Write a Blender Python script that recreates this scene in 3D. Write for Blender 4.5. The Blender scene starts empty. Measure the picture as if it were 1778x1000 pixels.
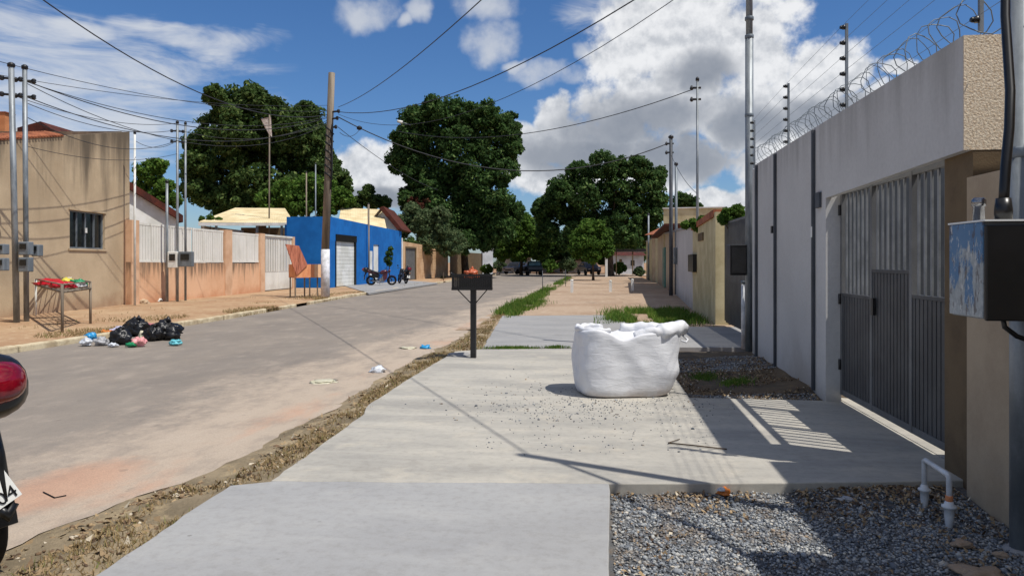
import bpy, bmesh, math, random
import numpy as np
from mathutils import Vector, Matrix, noise as mnoise
R = math.radians
random.seed(7); rng = np.random.default_rng(7)
scene = bpy.context.scene
COL = scene.collection

# ------------------------------------------------------------------ camera
F = 1293.0; CH = 1.5; HY = 455.0; PSI = math.atan(151.0/F)
rx, ry = math.cos(PSI), math.sin(PSI)        # camera right
fx, fy = -math.sin(PSI), math.cos(PSI)       # camera forward
cam = bpy.data.cameras.new('camera'); camo = bpy.data.objects.new('camera', cam); COL.objects.link(camo)
cam.sensor_width = 36; cam.lens = 36*F/1778; cam.shift_y = -(500-HY)/1778
cam.clip_start = .05; cam.clip_end = 3000
camo.location = (0, 0, CH); camo.rotation_euler = (R(90), 0, PSI)
scene.camera = camo
scene.view_settings.view_transform = 'Standard'; scene.view_settings.look = 'None'
scene.view_settings.exposure = 0.0; scene.view_settings.gamma = 1

# ------------------------------------------------------------------ sun direction
SUN_EL = R(62)
SH = Vector((-.906, .428, 0)).normalized()      # shadows fall this way
sl = bpy.data.lights.new('sun', 'SUN'); sl.energy = 4.3; sl.angle = R(.5); sl.color = (1, .955, .88)
so = bpy.data.objects.new('sun', sl); COL.objects.link(so)
sd = Vector((SH.x*math.cos(SUN_EL), SH.y*math.cos(SUN_EL), -math.sin(SUN_EL)))
so.rotation_euler = sd.to_track_quat('-Z', 'Y').to_euler(); so.location = (20, -10, 40)

# ------------------------------------------------------------------ node helpers
class E:
    """tiny expression wrapper for shader math"""
    def __init__(s, nt, sock): s.nt = nt; s.k = sock
    def _m(s, op, *a):
        n = s.nt.nodes.new('ShaderNodeMath'); n.operation = op
        for i, v in enumerate((s,)+a):
            if isinstance(v, E): s.nt.links.new(v.k, n.inputs[i])
            else: n.inputs[i].default_value = v
        return E(s.nt, n.outputs[0])
    def __add__(s, o): return s._m('ADD', o)
    def __sub__(s, o): return s._m('SUBTRACT', o)
    def __mul__(s, o): return s._m('MULTIPLY', o)
    def __truediv__(s, o): return s._m('DIVIDE', o)
    def mx(s, o): return s._m('MAXIMUM', o)
    def mn(s, o): return s._m('MINIMUM', o)
    def ss(s, a, b):
        n = s.nt.nodes.new('ShaderNodeMapRange'); n.interpolation_type = 'SMOOTHSTEP'
        s.nt.links.new(s.k, n.inputs[0]); n.inputs[1].default_value = a; n.inputs[2].default_value = b
        return E(s.nt, n.outputs[0])
def new_noise(nt, vec, scale, detail=6, rough=.55, dist=0, w=None):
    n = nt.nodes.new('ShaderNodeTexNoise'); n.inputs['Scale'].default_value = scale
    n.inputs['Detail'].default_value = detail; n.inputs['Roughness'].default_value = rough
    n.inputs['Distortion'].default_value = dist
    if vec is not None: nt.links.new(vec, n.inputs['Vector'])
    return E(nt, n.outputs['Fac'])
def mapping(nt, vec, scale=(1, 1, 1), loc=(0, 0, 0), rot=(0, 0, 0)):
    n = nt.nodes.new('ShaderNodeMapping'); n.inputs['Scale'].default_value = scale
    n.inputs['Location'].default_value = loc; n.inputs['Rotation'].default_value = rot
    nt.links.new(vec, n.inputs['Vector']); return n.outputs[0]
def mixc(nt, fac, a, b, mode='MIX'):
    n = nt.nodes.new('ShaderNodeMix'); n.data_type = 'RGBA'; n.blend_type = mode
    if isinstance(fac, E): nt.links.new(fac.k, n.inputs[0])
    else: n.inputs[0].default_value = fac
    for i, v in ((6, a), (7, b)):
        if isinstance(v, tuple): n.inputs[i].default_value = (*v[:3], 1)
        else: nt.links.new(v, n.inputs[i])
    return n.outputs[2]
def S(r, g, b, k=1.0):
    f = lambda c: ((c/255+.055)/1.055)**2.4 if c > 10 else c/255/12.92
    return (f(r)*k, f(g)*k, f(b)*k)

# ------------------------------------------------------------------ world: sky with clouds by direction
wd = bpy.data.worlds.new('World'); scene.world = wd; wd.use_nodes = True
nt = wd.node_tree; nt.nodes.clear()
out = nt.nodes.new('ShaderNodeOutputWorld'); bg = nt.nodes.new('ShaderNodeBackground')
sky = nt.nodes.new('ShaderNodeTexSky'); sky.sky_type = 'NISHITA'; sky.sun_disc = False
sky.sun_elevation = SUN_EL; sky.sun_rotation = math.atan2(-SH.x, -SH.y)
sky.altitude = 200; sky.air_density = 1.0; sky.dust_density = .6; sky.ozone_density = 2.5
tc = nt.nodes.new('ShaderNodeTexCoord'); gen = tc.outputs['Generated']
sp = nt.nodes.new('ShaderNodeSeparateXYZ'); nt.links.new(gen, sp.inputs[0])
X_, Y_, Z_ = (E(nt, sp.outputs[i]) for i in range(3))
AZ = X_._m('ARCTAN2', Y_)                 # azimuth from +Y
EL = Z_._m('ARCSINE')
def azel(px, py):
    xc = (px-889)/F; zc = (HY-py)/F
    x, y = xc*rx+fx, xc*ry+fy
    return math.atan2(x, y), math.atan2(zc, math.hypot(x, y))
warp = new_noise(nt, gen, 9, 4, .6); warp2 = new_noise(nt, mapping(nt, gen, loc=(3.1, 1.7, 5.2)), 9, 4, .6)
AZw = AZ + (warp-.5)*.09; ELw = EL + (warp2-.5)*.075
def blob(px, py, wx, wy, az=AZw, el=ELw):
    a, e = azel(px, py); sx, sy = wx/F, wy/F
    dx = (az-a)/sx; dy = (el-e)/sy
    return (dx*dx+dy*dy)*-1+1.0
def union(lst):
    u = None
    for b in lst:
        v = blob(*b); u = v if u is None else u.mx(v)
    return u.mx(-3.0)
fine = new_noise(nt, gen, 22, 9, .6); mid = new_noise(nt, mapping(nt, gen, loc=(7, 2, 1)), 7, 6, .55)
puff = union([(1195, 35, 175, 95), (1290, 90, 110, 95), (1110, 95, 90, 80), (1150, 180, 170, 95), (1060, 245, 170, 60), (1290, 190, 90, 80),
              (965, 200, 30, 40), (935, 232, 50, 34), (960, 300, 110, 42), (1160, 290, 120, 42), (1445, 118, 85, 50), (1500, 128, 40, 38),
              (1370, 200, 70, 80), (1225, 275, 55, 32), (1340, 275, 60, 60), (1250, 340, 90, 30), (1500, 200, 120, 40), (1568, 126, 26, 16),
              (640, 285, 85, 55), (640, 340, 90, 30)])
soft = union([(632, 16, 52, 32), (850, 80, 44, 34), (835, 25, 48, 26), (724, 24, 26, 22), (702, 40, 16, 14), (958, 130, 56, 18), (1016, 94, 26, 16), (905, 120, 20, 10)])
dp = puff + (fine-.5)*2.2 + (mid-.5)*1.3
ap = dp.ss(-.05, .62)
as_ = (soft + (fine-.5)*3.0 + (mid-.5)*1.0).ss(-.5, 1.5)*.8
wv = mapping(nt, gen, scale=(1.2, 1.2, 6), rot=(0, R(14), 0)); wn = new_noise(nt, wv, 5, 9, .62, .6)
wisp = union([(60, 120, 290, 85), (230, 190, 190, 60), (340, 68, 140, 26), (-200, 200, 300, 140), (90, 230, 260, 50), (150, 50, 90, 18), (1080, 20, 120, 40)])
aw = (wisp*.9 + (wn-.5)*4.2).ss(-.35, 1.5)*.85
# unseen clouds behind the camera, and overhead ones added to whiten the ambient light
far_n = new_noise(nt, mapping(nt, gen, scale=(1, 1, 2.4)), 3.1, 9, .6, .2)
behind = (Y_*-1).ss(-.25, .15).mx(Z_.ss(.55, .75))
ag = far_n.ss(.44, .58)*behind
# shading: grey flat undersides, bright tops
dark = union([(1100, 215, 170, 56), (1020, 262, 150, 44), (1180, 275, 130, 40), (1225, 130, 70, 40), (640, 350, 100, 26), (1300, 215, 70, 40), (1430, 200, 90, 34)])
dk = (dark + (mid-.5)*1.4 + (fine-.5)*.6).ss(-.4, 1.0)
up = new_noise(nt, mapping(nt, gen, loc=(0, 0, -.012)), 22, 9, .6)
rel = ((fine-up)*5+.5)._m('MULTIPLY', 1.0).ss(-.6, 1.2)
CL = 8.6
c_hi = (1.0*CL, 1.01*CL, 1.03*CL); c_mid = (.62*CL, .65*CL, .70*CL); c_lo = (.24*CL, .275*CL, .34*CL)
ccol = mixc(nt, rel, c_mid, c_hi)
ccol = mixc(nt, dk*.85, ccol, c_lo)
tint = mixc(nt, 1.0, sky.outputs[0], (.80, .93, 1.14), 'MULTIPLY')
hs = nt.nodes.new('ShaderNodeHueSaturation'); hs.inputs['Saturation'].default_value = 1.12; hs.inputs['Value'].default_value = .88; nt.links.new(tint, hs.inputs['Color'])
skyc = mixc(nt, aw, hs.outputs[0], (.78*CL, .81*CL, .86*CL))
skyc = mixc(nt, as_, skyc, (.74*CL, .77*CL, .82*CL))
skyc = mixc(nt, ap*.97, skyc, ccol)
skyc = mixc(nt, ag*.9, skyc, (.72*CL, .72*CL, .72*CL))
nt.links.new(skyc, bg.inputs[0]); bg.inputs[1].default_value = .102
nt.links.new(bg.outputs[0], out.inputs[0])

# ------------------------------------------------------------------ picture -> place helpers
def at(px, D, z=0.0):
    xc = (px-889)/F*D
    return Vector((xc*rx+D*fx, xc*ry+D*fy, z))
def zat(py, D): return CH-(py-HY)/F*D
def at3(px, py, D): return at(px, D, zat(py, D))
def G(px, py, z=0.0): return at(px, (CH-z)*F/(py-HY), z)
def depth(P): return P[0]*fx+P[1]*fy
class Fr:
    """vertical wall frame from A to B; outside is to the right of A->B"""
    def __init__(s, A, B):
        s.A = Vector((A[0], A[1], 0)); d = Vector((B[0]-A[0], B[1]-A[1], 0)); s.L = d.length; s.t = d/s.L
        s.n = Vector((s.t.y, -s.t.x, 0)); s.rz = math.atan2(s.t.y, s.t.x)
    def p(s, u, d, z): return s.A + s.t*u - s.n*d + Vector((0, 0, z))
    def sp(s, px):
        k = (px-889)/F; q = Vector((k*rx+fx, k*ry+fy))
        a = s.A.xy; t = s.t.xy
        det = q.x*(-t.y)+t.x*q.y
        D = (a.x*(-t.y)+t.x*a.y)/det
        P = q*D; return (P-a).dot(t)
    def zp(s, px, py):
        P = s.p(s.sp(px), 0, 0); return zat(py, depth(P))

# ------------------------------------------------------------------ mesh helpers
class MB:
    def __init__(s): s.v = []; s.f = []; s.sm = []
    def add(s, vs, fs, smooth=False):
        o = len(s.v); s.v += [tuple(v) for v in vs]
        s.f += [tuple(i+o for i in f) for f in fs]; s.sm += [smooth]*len(fs); return s
    def box(s, x0, x1, y0, y1, z0, z1):
        return s.add([(x0, y0, z0), (x1, y0, z0), (x1, y1, z0), (x0, y1, z0), (x0, y0, z1), (x1, y0, z1), (x1, y1, z1), (x0, y1, z1)],
                     [(3, 2, 1, 0), (4, 5, 6, 7), (0, 1, 5, 4), (1, 2, 6, 5), (2, 3, 7, 6), (3, 0, 4, 7)])
    def fbox(s, fr, u0, u1, d0, d1, z0, z1, z0b=None, z1b=None):
        if z0b is None: z0b = z0
        if z1b is None: z1b = z1
        if u1 < u0: u0, u1 = u1, u0
        vs = [fr.p(u0, d0, z0), fr.p(u1, d0, z0b), fr.p(u1, d1, z0b), fr.p(u0, d1, z0), fr.p(u0, d0, z1), fr.p(u1, d0, z1b), fr.p(u1, d1, z1b), fr.p(u0, d1, z1)]
        return s.add(vs, [(3, 2, 1, 0), (4, 5, 6, 7), (0, 1, 5, 4), (1, 2, 6, 5), (2, 3, 7, 6), (3, 0, 4, 7)])
    def tube(s, pts, r, n=8, caps=True, smooth=True):
        pts = [Vector(p) for p in pts]; m = len(pts)
        rr = r if isinstance(r, (list, tuple)) else [r]*m
        vs = []; prev = None
        for i, p in enumerate(pts):
            d = (pts[min(i+1, m-1)]-pts[max(i-1, 0)]).normalized()
            if prev is None:
                a = Vector((0, 0, 1)) if abs(d.z) < .9 else Vector((1, 0, 0))
                e1 = d.cross(a).normalized()
            else: e1 = (prev-d*prev.dot(d)).normalized()
            prev = e1; e2 = d.cross(e1)
            for k in range(n):
                an = 2*math.pi*k/n; vs.append(p+(e1*math.cos(an)+e2*math.sin(an))*rr[i])
        fs = [(i*n+k, i*n+(k+1) % n, (i+1)*n+(k+1) % n, (i+1)*n+k) for i in range(m-1) for k in range(n)]
        s.add(vs, fs, smooth)
        if caps:
            o = len(s.v)-len(vs)
            s.f.append(tuple(o+k for k in range(n))[::-1]); s.f.append(tuple(o+(m-1)*n+k for k in range(n))); s.sm += [False]*2
        return s
    def lathe(s, c, prof, n=16, smooth=True):
        vs = []; c = Vector(c)
        for r, z in prof:
            for k in range(n):
                a = 2*math.pi*k/n; vs.append((c.x+r*math.cos(a), c.y+r*math.sin(a), c.z+z))
        m = len(prof)
        fs = [(i*n+k, i*n+(k+1) % n, (i+1)*n+(k+1) % n, (i+1)*n+k) for i in range(m-1) for k in range(n)]
        fs += [tuple(range(n))[::-1], tuple((m-1)*n+k for k in range(n))]
        return s.add(vs, fs, smooth)
    def prism(s, poly, z0, z1):
        """horizontal polygon (x, y) with thickness; counter-clockwise"""
        a = sum(poly[i][0]*poly[(i+1) % len(poly)][1]-poly[(i+1) % len(poly)][0]*poly[i][1] for i in range(len(poly)))
        if a < 0: poly = poly[::-1]
        n = len(poly)
        vs = [(p[0], p[1], z0) for p in poly]+[(p[0], p[1], z1) for p in poly]
        return s.add(vs, [tuple(range(n))[::-1], tuple(range(n, 2*n))]+[(i, (i+1) % n, n+(i+1) % n, n+i) for i in range(n)])
    def fpoly(s, fr, poly, d0, d1):
        """polygon (u, z) in a wall plane, from depth d0 to d1"""
        a = sum(poly[i][0]*poly[(i+1) % len(poly)][1]-poly[(i+1) % len(poly)][0]*poly[i][1] for i in range(len(poly)))
        if a < 0: poly = poly[::-1]
        n = len(poly)
        vs = [fr.p(u, d0, z) for u, z in poly]+[fr.p(u, d1, z) for u, z in poly]
        return s.add(vs, [tuple(range(n)), tuple(range(n, 2*n))[::-1]]+[((i+1) % n, i, n+i, n+(i+1) % n) for i in range(n)])
    def wall(s, fr, u0, u1, z0, h0, h1, th, holes=()):
        """wall with rectangular holes (ua, ub, za, zb); top runs from h0 to h1"""
        cuts = sorted({u0, u1, *[h[0] for h in holes], *[h[1] for h in holes]})
        top = lambda u: h0+(h1-h0)*(u-u0)/(u1-u0)
        for a, b in zip(cuts, cuts[1:]):
            hs_ = sorted([(h[2], h[3]) for h in holes if h[0] < b-1e-6 and h[1] > a+1e-6])
            z = z0
            for za, zb in hs_:
                if za > z+1e-4: s.fbox(fr, a, b, 0, th, z, za)
                z = zb
            s.fbox(fr, a, b, 0, th, z, top(a), None, top(b))
        return s
    def build(s, name, m, parent=None):
        me = bpy.data.meshes.new(name); me.from_pydata(s.v, [], s.f)
        me.polygons.foreach_set('use_smooth', s.sm); me.update()
        o = bpy.data.objects.new(name, me); COL.objects.link(o)
        if m is not None: me.materials.append(m)
        if parent is not None:
            o.parent = parent; o.matrix_parent_inverse = Matrix.Identity(4)
            # vertices are given in world space when the parent is an Empty away from the origin
            if parent.get('_w'):
                off = world_loc(parent); me.transform(Matrix.Translation(-off))
        return o
def world_loc(o):
    l = Vector((0, 0, 0))
    while o is not None: l = l+Vector(o.location); o = o.parent
    return l
def thing(name, label, cat, loc, group=None, w=True):
    o = bpy.data.objects.new(name, None); COL.objects.link(o); o.location = loc; o.empty_display_size = .2
    o['label'] = label; o['category'] = cat
    if group: o['group'] = group
    if w: o['_w'] = 1
    return o
def recenter(o, base):
    b = Vector(base); o.data.transform(Matrix.Translation(-b)); o.location = b
def tag(o, label, cat, group=None, base=None, kind=None):
    o['label'] = label; o['category'] = cat
    if group: o['group'] = group
    if kind: o['kind'] = kind
    if base is not None: recenter(o, base)
    return o
def struct(name, mb, m, label=None):
    o = mb.build(name, m); o['kind'] = 'structure'
    if label: o['label'] = label
    return o
def sub(mb, name, m, parent):
    """child of a mesh part (which sits at its thing's origin)"""
    o = mb.build(name, m); off = world_loc(parent); o.data.transform(Matrix.Translation(-off)); o.parent = parent
    return o
def np_mesh(name, V, Fc, m, smooth=False):
    me = bpy.data.meshes.new(name); k = Fc.shape[1]
    me.vertices.add(len(V)); me.vertices.foreach_set('co', V.astype(np.float32).ravel())
    me.loops.add(Fc.size); me.loops.foreach_set('vertex_index', Fc.astype(np.int32).ravel())
    me.polygons.add(len(Fc)); me.polygons.foreach_set('loop_start', np.arange(0, Fc.size, k, dtype=np.int32))
    me.polygons.foreach_set('loop_total', np.full(len(Fc), k, dtype=np.int32))
    me.update(calc_edges=True); me.materials.append(m)
    if smooth: me.polygons.foreach_set('use_smooth', np.ones(len(Fc), dtype=bool))
    o = bpy.data.objects.new(name, me); COL.objects.link(o); return o
def bevel(o, w=.01, seg=2):
    md = o.modifiers.new('bevel', 'BEVEL'); md.width = w; md.segments = seg; md.limit_method = 'ANGLE'; return o

# ------------------------------------------------------------------ materials
def base_mat(name):
    m = bpy.data.materials.new(name); m.use_nodes = True
    nt = m.node_tree; b = nt.nodes['Principled BSDF']
    g = nt.nodes.new('ShaderNodeNewGeometry'); return m, nt, b, g.outputs['Position'], g
def set_bump(nt, b, h, strength, dist=.01):
    n = nt.nodes.new('ShaderNodeBump'); n.inputs['Strength'].default_value = strength; n.inputs['Distance'].default_value = dist
    nt.links.new(h.k, n.inputs['Height']); nt.links.new(n.outputs[0], b.inputs['Normal'])
def pm(name, c1, c2=None, scale=3, rough=.8, metal=0, bump=0, bscale=60, stretch=(1, 1, 1), lo=.35, hi=.65, grain=.12, bd=.004, spec=.3, obj=False):
    m, nt, b, pos, g = base_mat(name)
    if obj:
        t = nt.nodes.new('ShaderNodeTexCoord'); pos = t.outputs['Object']
    if c2 is None: c2 = tuple(c*.78 for c in c1)
    n = new_noise(nt, mapping(nt, pos, scale=stretch), scale, 8, .6)
    c = mixc(nt, n.ss(lo, hi), c1, c2)
    if grain:
        gr = new_noise(nt, pos, bscale, 3, .7).ss(.2, .8)
        c = mixc(nt, (gr*grain), c, (0, 0, 0))
    nt.links.new(c, b.inputs['Base Color']); b.inputs['Roughness'].default_value = rough; b.inputs['Metallic'].default_value = metal
    b.inputs['Specular IOR Level'].default_value = spec
    if bump: set_bump(nt, b, new_noise(nt, pos, bscale, 4, .6), bump, bd)
    return m
M = {}
M['galv'] = pm('galvanised_steel', S(150, 156, 160), S(112, 118, 122), 6, .5, .3, stretch=(1, 1, .3), spec=.5)
M['galv2'] = pm('painted_steel', S(132, 140, 146), S(108, 116, 122), 4, .5, .2, stretch=(1, 1, .3))
M['dark'] = pm('dark_metal', S(34, 34, 36), S(24, 24, 24), 8, .45, spec=.5)
M['black'] = pm('black_plastic', S(22, 22, 23), S(12, 12, 12), 8, .35, spec=.5)
M['cable'] = pm('cable', S(30, 30, 32), None, 3, .6)
M['wire'] = pm('power_wire', S(52, 54, 58), None, 3, .6)
M['pole'] = pm('weathered_pole', S(146, 134, 118), S(104, 94, 82), 5, .9, bump=.4, bscale=40, stretch=(1, 1, .08))
M['white'] = pm('white_paint', S(230, 230, 226), S(208, 208, 200), 1.5, .6, grain=0)
M['orangeplain'] = pm('peach_pillar_paint', S(224, 186, 152), S(206, 164, 130), 1.5, .9)
M['whitewash'] = pm('whitewash', S(235, 235, 240), S(200, 200, 200), 6, .9)
M['pvc'] = pm('white_pvc', S(222, 224, 226), S(190, 192, 194), 6, .4, spec=.5)
M['greywall'] = pm('grey_wall_paint', S(192, 191, 189), S(178, 177, 176), 1.2, .9, bump=.5, bscale=110, lo=.3, hi=.7, grain=.1, bd=.003)
M['ingrain'] = pm('textured_beige_render', S(252, 236, 210), S(214, 190, 160), 60, .95, bump=1.0, bscale=70, lo=.40, hi=.66, bd=.008)
M['beige'] = pm('beige_wall_paint', S(186, 167, 141), S(170, 151, 127), 2.0, .9, bump=.3, bscale=120)
M['brown_and_shade'] = pm('brown_paint_and_shade', S(118, 100, 76), S(102, 86, 66), 3, .95, bump=.6, bscale=80)  # brown paint; also beige render with shade put into its colour
M['cream'] = pm('cream_wall_paint', S(212, 200, 160), S(188, 174, 134), 1.5, .9)
M['gate'] = pm('grey_gate_paint', S(124, 125, 126), S(106, 107, 108), 3, .5, .2, spec=.4)
M['barpaint'] = pm('worn_light_grey_bars', S(150, 153, 156), S(122, 125, 128), 5, .45, .1, spec=.5)
M['gatedark'] = pm('dark_gate_paint', S(88, 89, 90), S(72, 73, 75), 3, .5, .1)
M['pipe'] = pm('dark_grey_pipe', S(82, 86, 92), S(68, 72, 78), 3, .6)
M['blue'] = pm('blue_wall_paint', S(22, 112, 190), S(14, 98, 172), 1.2, .8, grain=.15)
M['brick'] = pm('pale_brick_wall', S(208, 176, 140), S(184, 148, 112), 1.2, .95)
M['creamroof'] = pm('cream_roof_sheet', S(232, 214, 172), S(206, 186, 142), 1.0, .8)
M['redroof'] = pm('dark_red_roof_tile', S(96, 46, 34), S(64, 34, 28), 2.5, .9, bump=.6, bscale=8)
M['orangetile'] = pm('orange_roof_tile', S(178, 112, 80), S(140, 84, 62), 3, .9, bump=.5, bscale=12)
M['orange'] = pm('orange_paint', S(214, 142, 94), None, 4, .9)
M['glass'] = pm('dark_window_glass', S(30, 34, 34), S(18, 22, 24), 3, .15, spec=.6, grain=0)
M['teal'] = pm('teal_paint', S(30, 124, 120), None, 3, .7)
M['rust'] = pm('flaking_red_board', S(206, 130, 102), S(164, 98, 76), 6, .85, stretch=(4, 4, .5))
M['wood'] = pm('rusty_wood', S(236, 166, 118), S(216, 140, 96), 3, .85, stretch=(3, 3, .6))
M['lightwood'] = pm('pale_peach_board', S(242, 200, 158), S(232, 184, 140), 4, .85)
M['bark'] = pm('bark', S(104, 88, 72), S(60, 50, 42), 8, .95, bump=.8, bscale=14, stretch=(1, 1, .25), bd=.03)
M['rubber'] = pm('tyre_rubber', S(26, 26, 27), S(36, 34, 32), 10, .85)
M['chrome'] = pm('bare_metal', S(170, 170, 172), S(130, 130, 132), 10, .25, .9)
M['red'] = pm('red_paint', S(120, 14, 22), S(100, 10, 18), 4, .22, spec=.6, grain=0)
M['maroon'] = pm('maroon_paint', S(84, 30, 48), S(66, 22, 36), 4, .3, spec=.6, grain=0)
M['lens'] = pm('red_lamp_lens', S(126, 6, 26), S(96, 4, 18), 12, .12, spec=.7, grain=0)
M['seat'] = pm('vinyl_seat', S(30, 30, 32), None, 10, .55)
M['cloth'] = pm('faded_cloth', S(200, 190, 180), S(160, 140, 130), 10, .9)
M['oldpaint'] = None

def mat_road():
    m, nt, b, pos, g = base_mat('worn_asphalt')
    s = nt.nodes.new('ShaderNodeSeparateXYZ'); nt.links.new(pos, s.inputs[0]); X, Y = E(nt, s.outputs[0]), E(nt, s.outputs[1])
    n1 = new_noise(nt, pos, .35, 6, .6); n2 = new_noise(nt, mapping(nt, pos, scale=(1, .35, 1)), 1.3, 8, .62); n3 = new_noise(nt, pos, 90, 3, .8); n4 = new_noise(nt, pos, 9, 6, .7)
    c = mixc(nt, n1.ss(.35, .65), S(146, 137, 127), S(130, 122, 114))
    c = mixc(nt, n2.ss(.3, .7)*.45, c, S(158, 146, 132))
    sand = (X*1.0 + (n2-.5)*3.0 + (n4-.5)*1.8 + (n1-.5)*1.8 + (Y-8)*-.02).ss(-5.2, -3.5)
    c = mixc(nt, sand*.8, c, S(200, 182, 162))
    n7 = new_noise(nt, mapping(nt, pos, scale=(1, .5, 1), loc=(2, 2, 0)), 3.2, 9, .72); c = mixc(nt, n7.ss(.46, .66)*.4, c, S(132, 124, 116)); c = mixc(nt, n7.ss(.5, .3)*.3, c, S(196, 182, 166))
    d1 = ((X+3.75)*(X+3.75)/.20 + (Y-4.9)*(Y-4.9)/.7)*-1+1.0
    clay = (d1+(n4-.5)*1.0+(n2-.5)*.8).ss(-.1, .9)
    c = mixc(nt, clay*.6, c, S(202, 152, 122))
    clay2 = (X+(n4-.5)*.7).ss(-3.6, -3.0)*n2.ss(.5, .68)*.5
    c = mixc(nt, clay2, c, S(206, 150, 118))
    spot = new_noise(nt, mapping(nt, pos, loc=(4, 9, 0)), 5.5, 3, .5).ss(.68, .76)
    c = mixc(nt, spot*.28, c, S(90, 82, 76))
    # dark tar lines along old cracks
    cr = nt.nodes.new('ShaderNodeTexVoronoi'); cr.feature = 'DISTANCE_TO_EDGE'; cr.inputs['Scale'].default_value = .28
    nt.links.new(mixc(nt, .12, mapping(nt, pos), pos_noise_color(nt, pos)), cr.inputs['Vector'])
    ck = E(nt, cr.outputs['Distance']).ss(.010, .002)
    c = mixc(nt, n3.ss(.25, .75)*.40, c, S(96, 90, 84))
    nt.links.new(c, b.inputs['Base Color']); b.inputs['Roughness'].default_value = .92; b.inputs['Specular IOR Level'].default_value = .2
    set_bump(nt, b, n3+n4*.7, .5, .006); return m
def pos_noise_color(nt, pos):
    n = nt.nodes.new('ShaderNodeTexNoise'); n.inputs['Scale'].default_value = 1.2; n.inputs['Detail'].default_value = 5
    nt.links.new(pos, n.inputs['Vector']); return n.outputs['Color']
def mat_concrete(name, c1, c2, c3):
    m, nt, b, pos, g = base_mat(name)
    n1 = new_noise(nt, mapping(nt, pos, scale=(.5, 1.6, 1)), 1.1, 8, .62, .4); n2 = new_noise(nt, pos, 2.6, 9, .65); n3 = new_noise(nt, pos, 130, 3, .8); n4 = new_noise(nt, pos, 14, 7, .7)
    c = mixc(nt, n1.ss(.32, .68), c1, c2)
    c = mixc(nt, n2.ss(.5, .72)*.5, c, c3)
    c = mixc(nt, n4.ss(.42, .72)*.26, c, S(120, 116, 110))
    n5 = new_noise(nt, mapping(nt, pos, scale=(.35, 1, 1), loc=(3, 5, 0)), .55, 9, .7, .8); c = mixc(nt, n5.ss(.48, .7)*(.2 if 'smooth' in name else .38), c, S(134, 131, 126))
    n6 = new_noise(nt, mapping(nt, pos, scale=(.25, 2.2, 1), loc=(8, 1, 0)), 3.5, 8, .7); c = mixc(nt, n6.ss(.5, .72)*(.06 if 'smooth' in name else .2), c, S(212, 206, 194))
    st_ = new_noise(nt, mapping(nt, pos, loc=(6, 3, 0)), 1.5, 6, .6).ss(.62, .68); c = mixc(nt, st_*.16, c, S(112, 106, 98))
    sp_ = nt.nodes.new('ShaderNodeTexVoronoi'); sp_.inputs['Scale'].default_value = 5.0; nt.links.new(pos, sp_.inputs['Vector'])
    dots = E(nt, sp_.outputs['Distance']).ss(.085, .04)*new_noise(nt, pos, 1.7, 2, .5).ss(.5, .6)
    c = mixc(nt, dots*.5, c, S(96, 92, 88))
    c = mixc(nt, n3.ss(.2, .8)*.14, c, S(90, 88, 86))
    nt.links.new(c, b.inputs['Base Color']); b.inputs['Roughness'].default_value = .93; b.inputs['Specular IOR Level'].default_value = .2
    set_bump(nt, b, n4*.6+n3*.3, .35, .008); return m
def mat_dirt(name, c1, c2, c3, s1=.6, bump=.6):
    m, nt, b, pos, g = base_mat(name)
    n1 = new_noise(nt, pos, s1, 8, .62); n2 = new_noise(nt, pos, 4.5, 8, .68); n3 = new_noise(nt, pos, 45, 5, .75)
    c = mixc(nt, n1.ss(.35, .65), c1, c2); c = mixc(nt, n2.ss(.5, .7)*.8, c, c3)
    c = mixc(nt, n3.ss(.35, .8)*.35, c, tuple(v*.45 for v in c2))
    nt.links.new(c, b.inputs['Base Color']); b.inputs['Roughness'].default_value = .97; b.inputs['Specular IOR Level'].default_value = .1
    set_bump(nt, b, n2*.8+n3*.5, bump, .03); return m
def mat_leaf(name, c1, c2, c3, tr=.38, rough=.75):
    m, nt, b, pos, g = base_mat(name)
    rnd = E(nt, g.outputs['Random Per Island'])
    c = mixc(nt, rnd.ss(.0, .75), c1, c2); c = mixc(nt, rnd.ss(.82, .95), c, c3)
    n = new_noise(nt, pos, .5, 3, .5); c = mixc(nt, n.ss(.4, .62)*.35, c, tuple(v*.55 for v in c1))
    nt.links.new(c, b.inputs['Base Color']); b.inputs['Roughness'].default_value = rough; b.inputs['Specular IOR Level'].default_value = .15
    t = nt.nodes.new('ShaderNodeBsdfTranslucent'); nt.links.new(c, t.inputs[0])
    mx = nt.nodes.new('ShaderNodeMixShader'); mx.inputs[0].default_value = tr
    nt.links.new(b.outputs[0], mx.inputs[1]); nt.links.new(t.outputs[0], mx.inputs[2])
    nt.links.new(mx.outputs[0], nt.nodes['Material Output'].inputs[0]); return m
def mat_islands(name, cols, rough=.9, dirt=None):
    m, nt, b, pos, g = base_mat(name)
    r = nt.nodes.new('ShaderNodeValToRGB'); r.color_ramp.interpolation = 'CONSTANT'
    el = r.color_ramp.elements
    while len(el) < len(cols): el.new(.5)
    for i, (p, c) in enumerate(cols): el[i].position = p; el[i].color = (*c, 1)
    nt.links.new(g.outputs['Random Per Island'], r.inputs[0])
    n = new_noise(nt, pos, 120, 3, .6); c = mixc(nt, n.ss(.3, .8)*.3, r.outputs[0], (.02, .02, .02))
    if dirt: c = mixc(nt, new_noise(nt, pos, 2.3, 7, .65).ss(.5, .62)*E(nt, g.outputs['Random Per Island']).ss(.1, .6)*.75, c, dirt)
    nt.links.new(c, b.inputs['Base Color']); b.inputs['Roughness'].default_value = rough; b.inputs['Specular IOR Level'].default_value = .25
    return m
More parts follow.
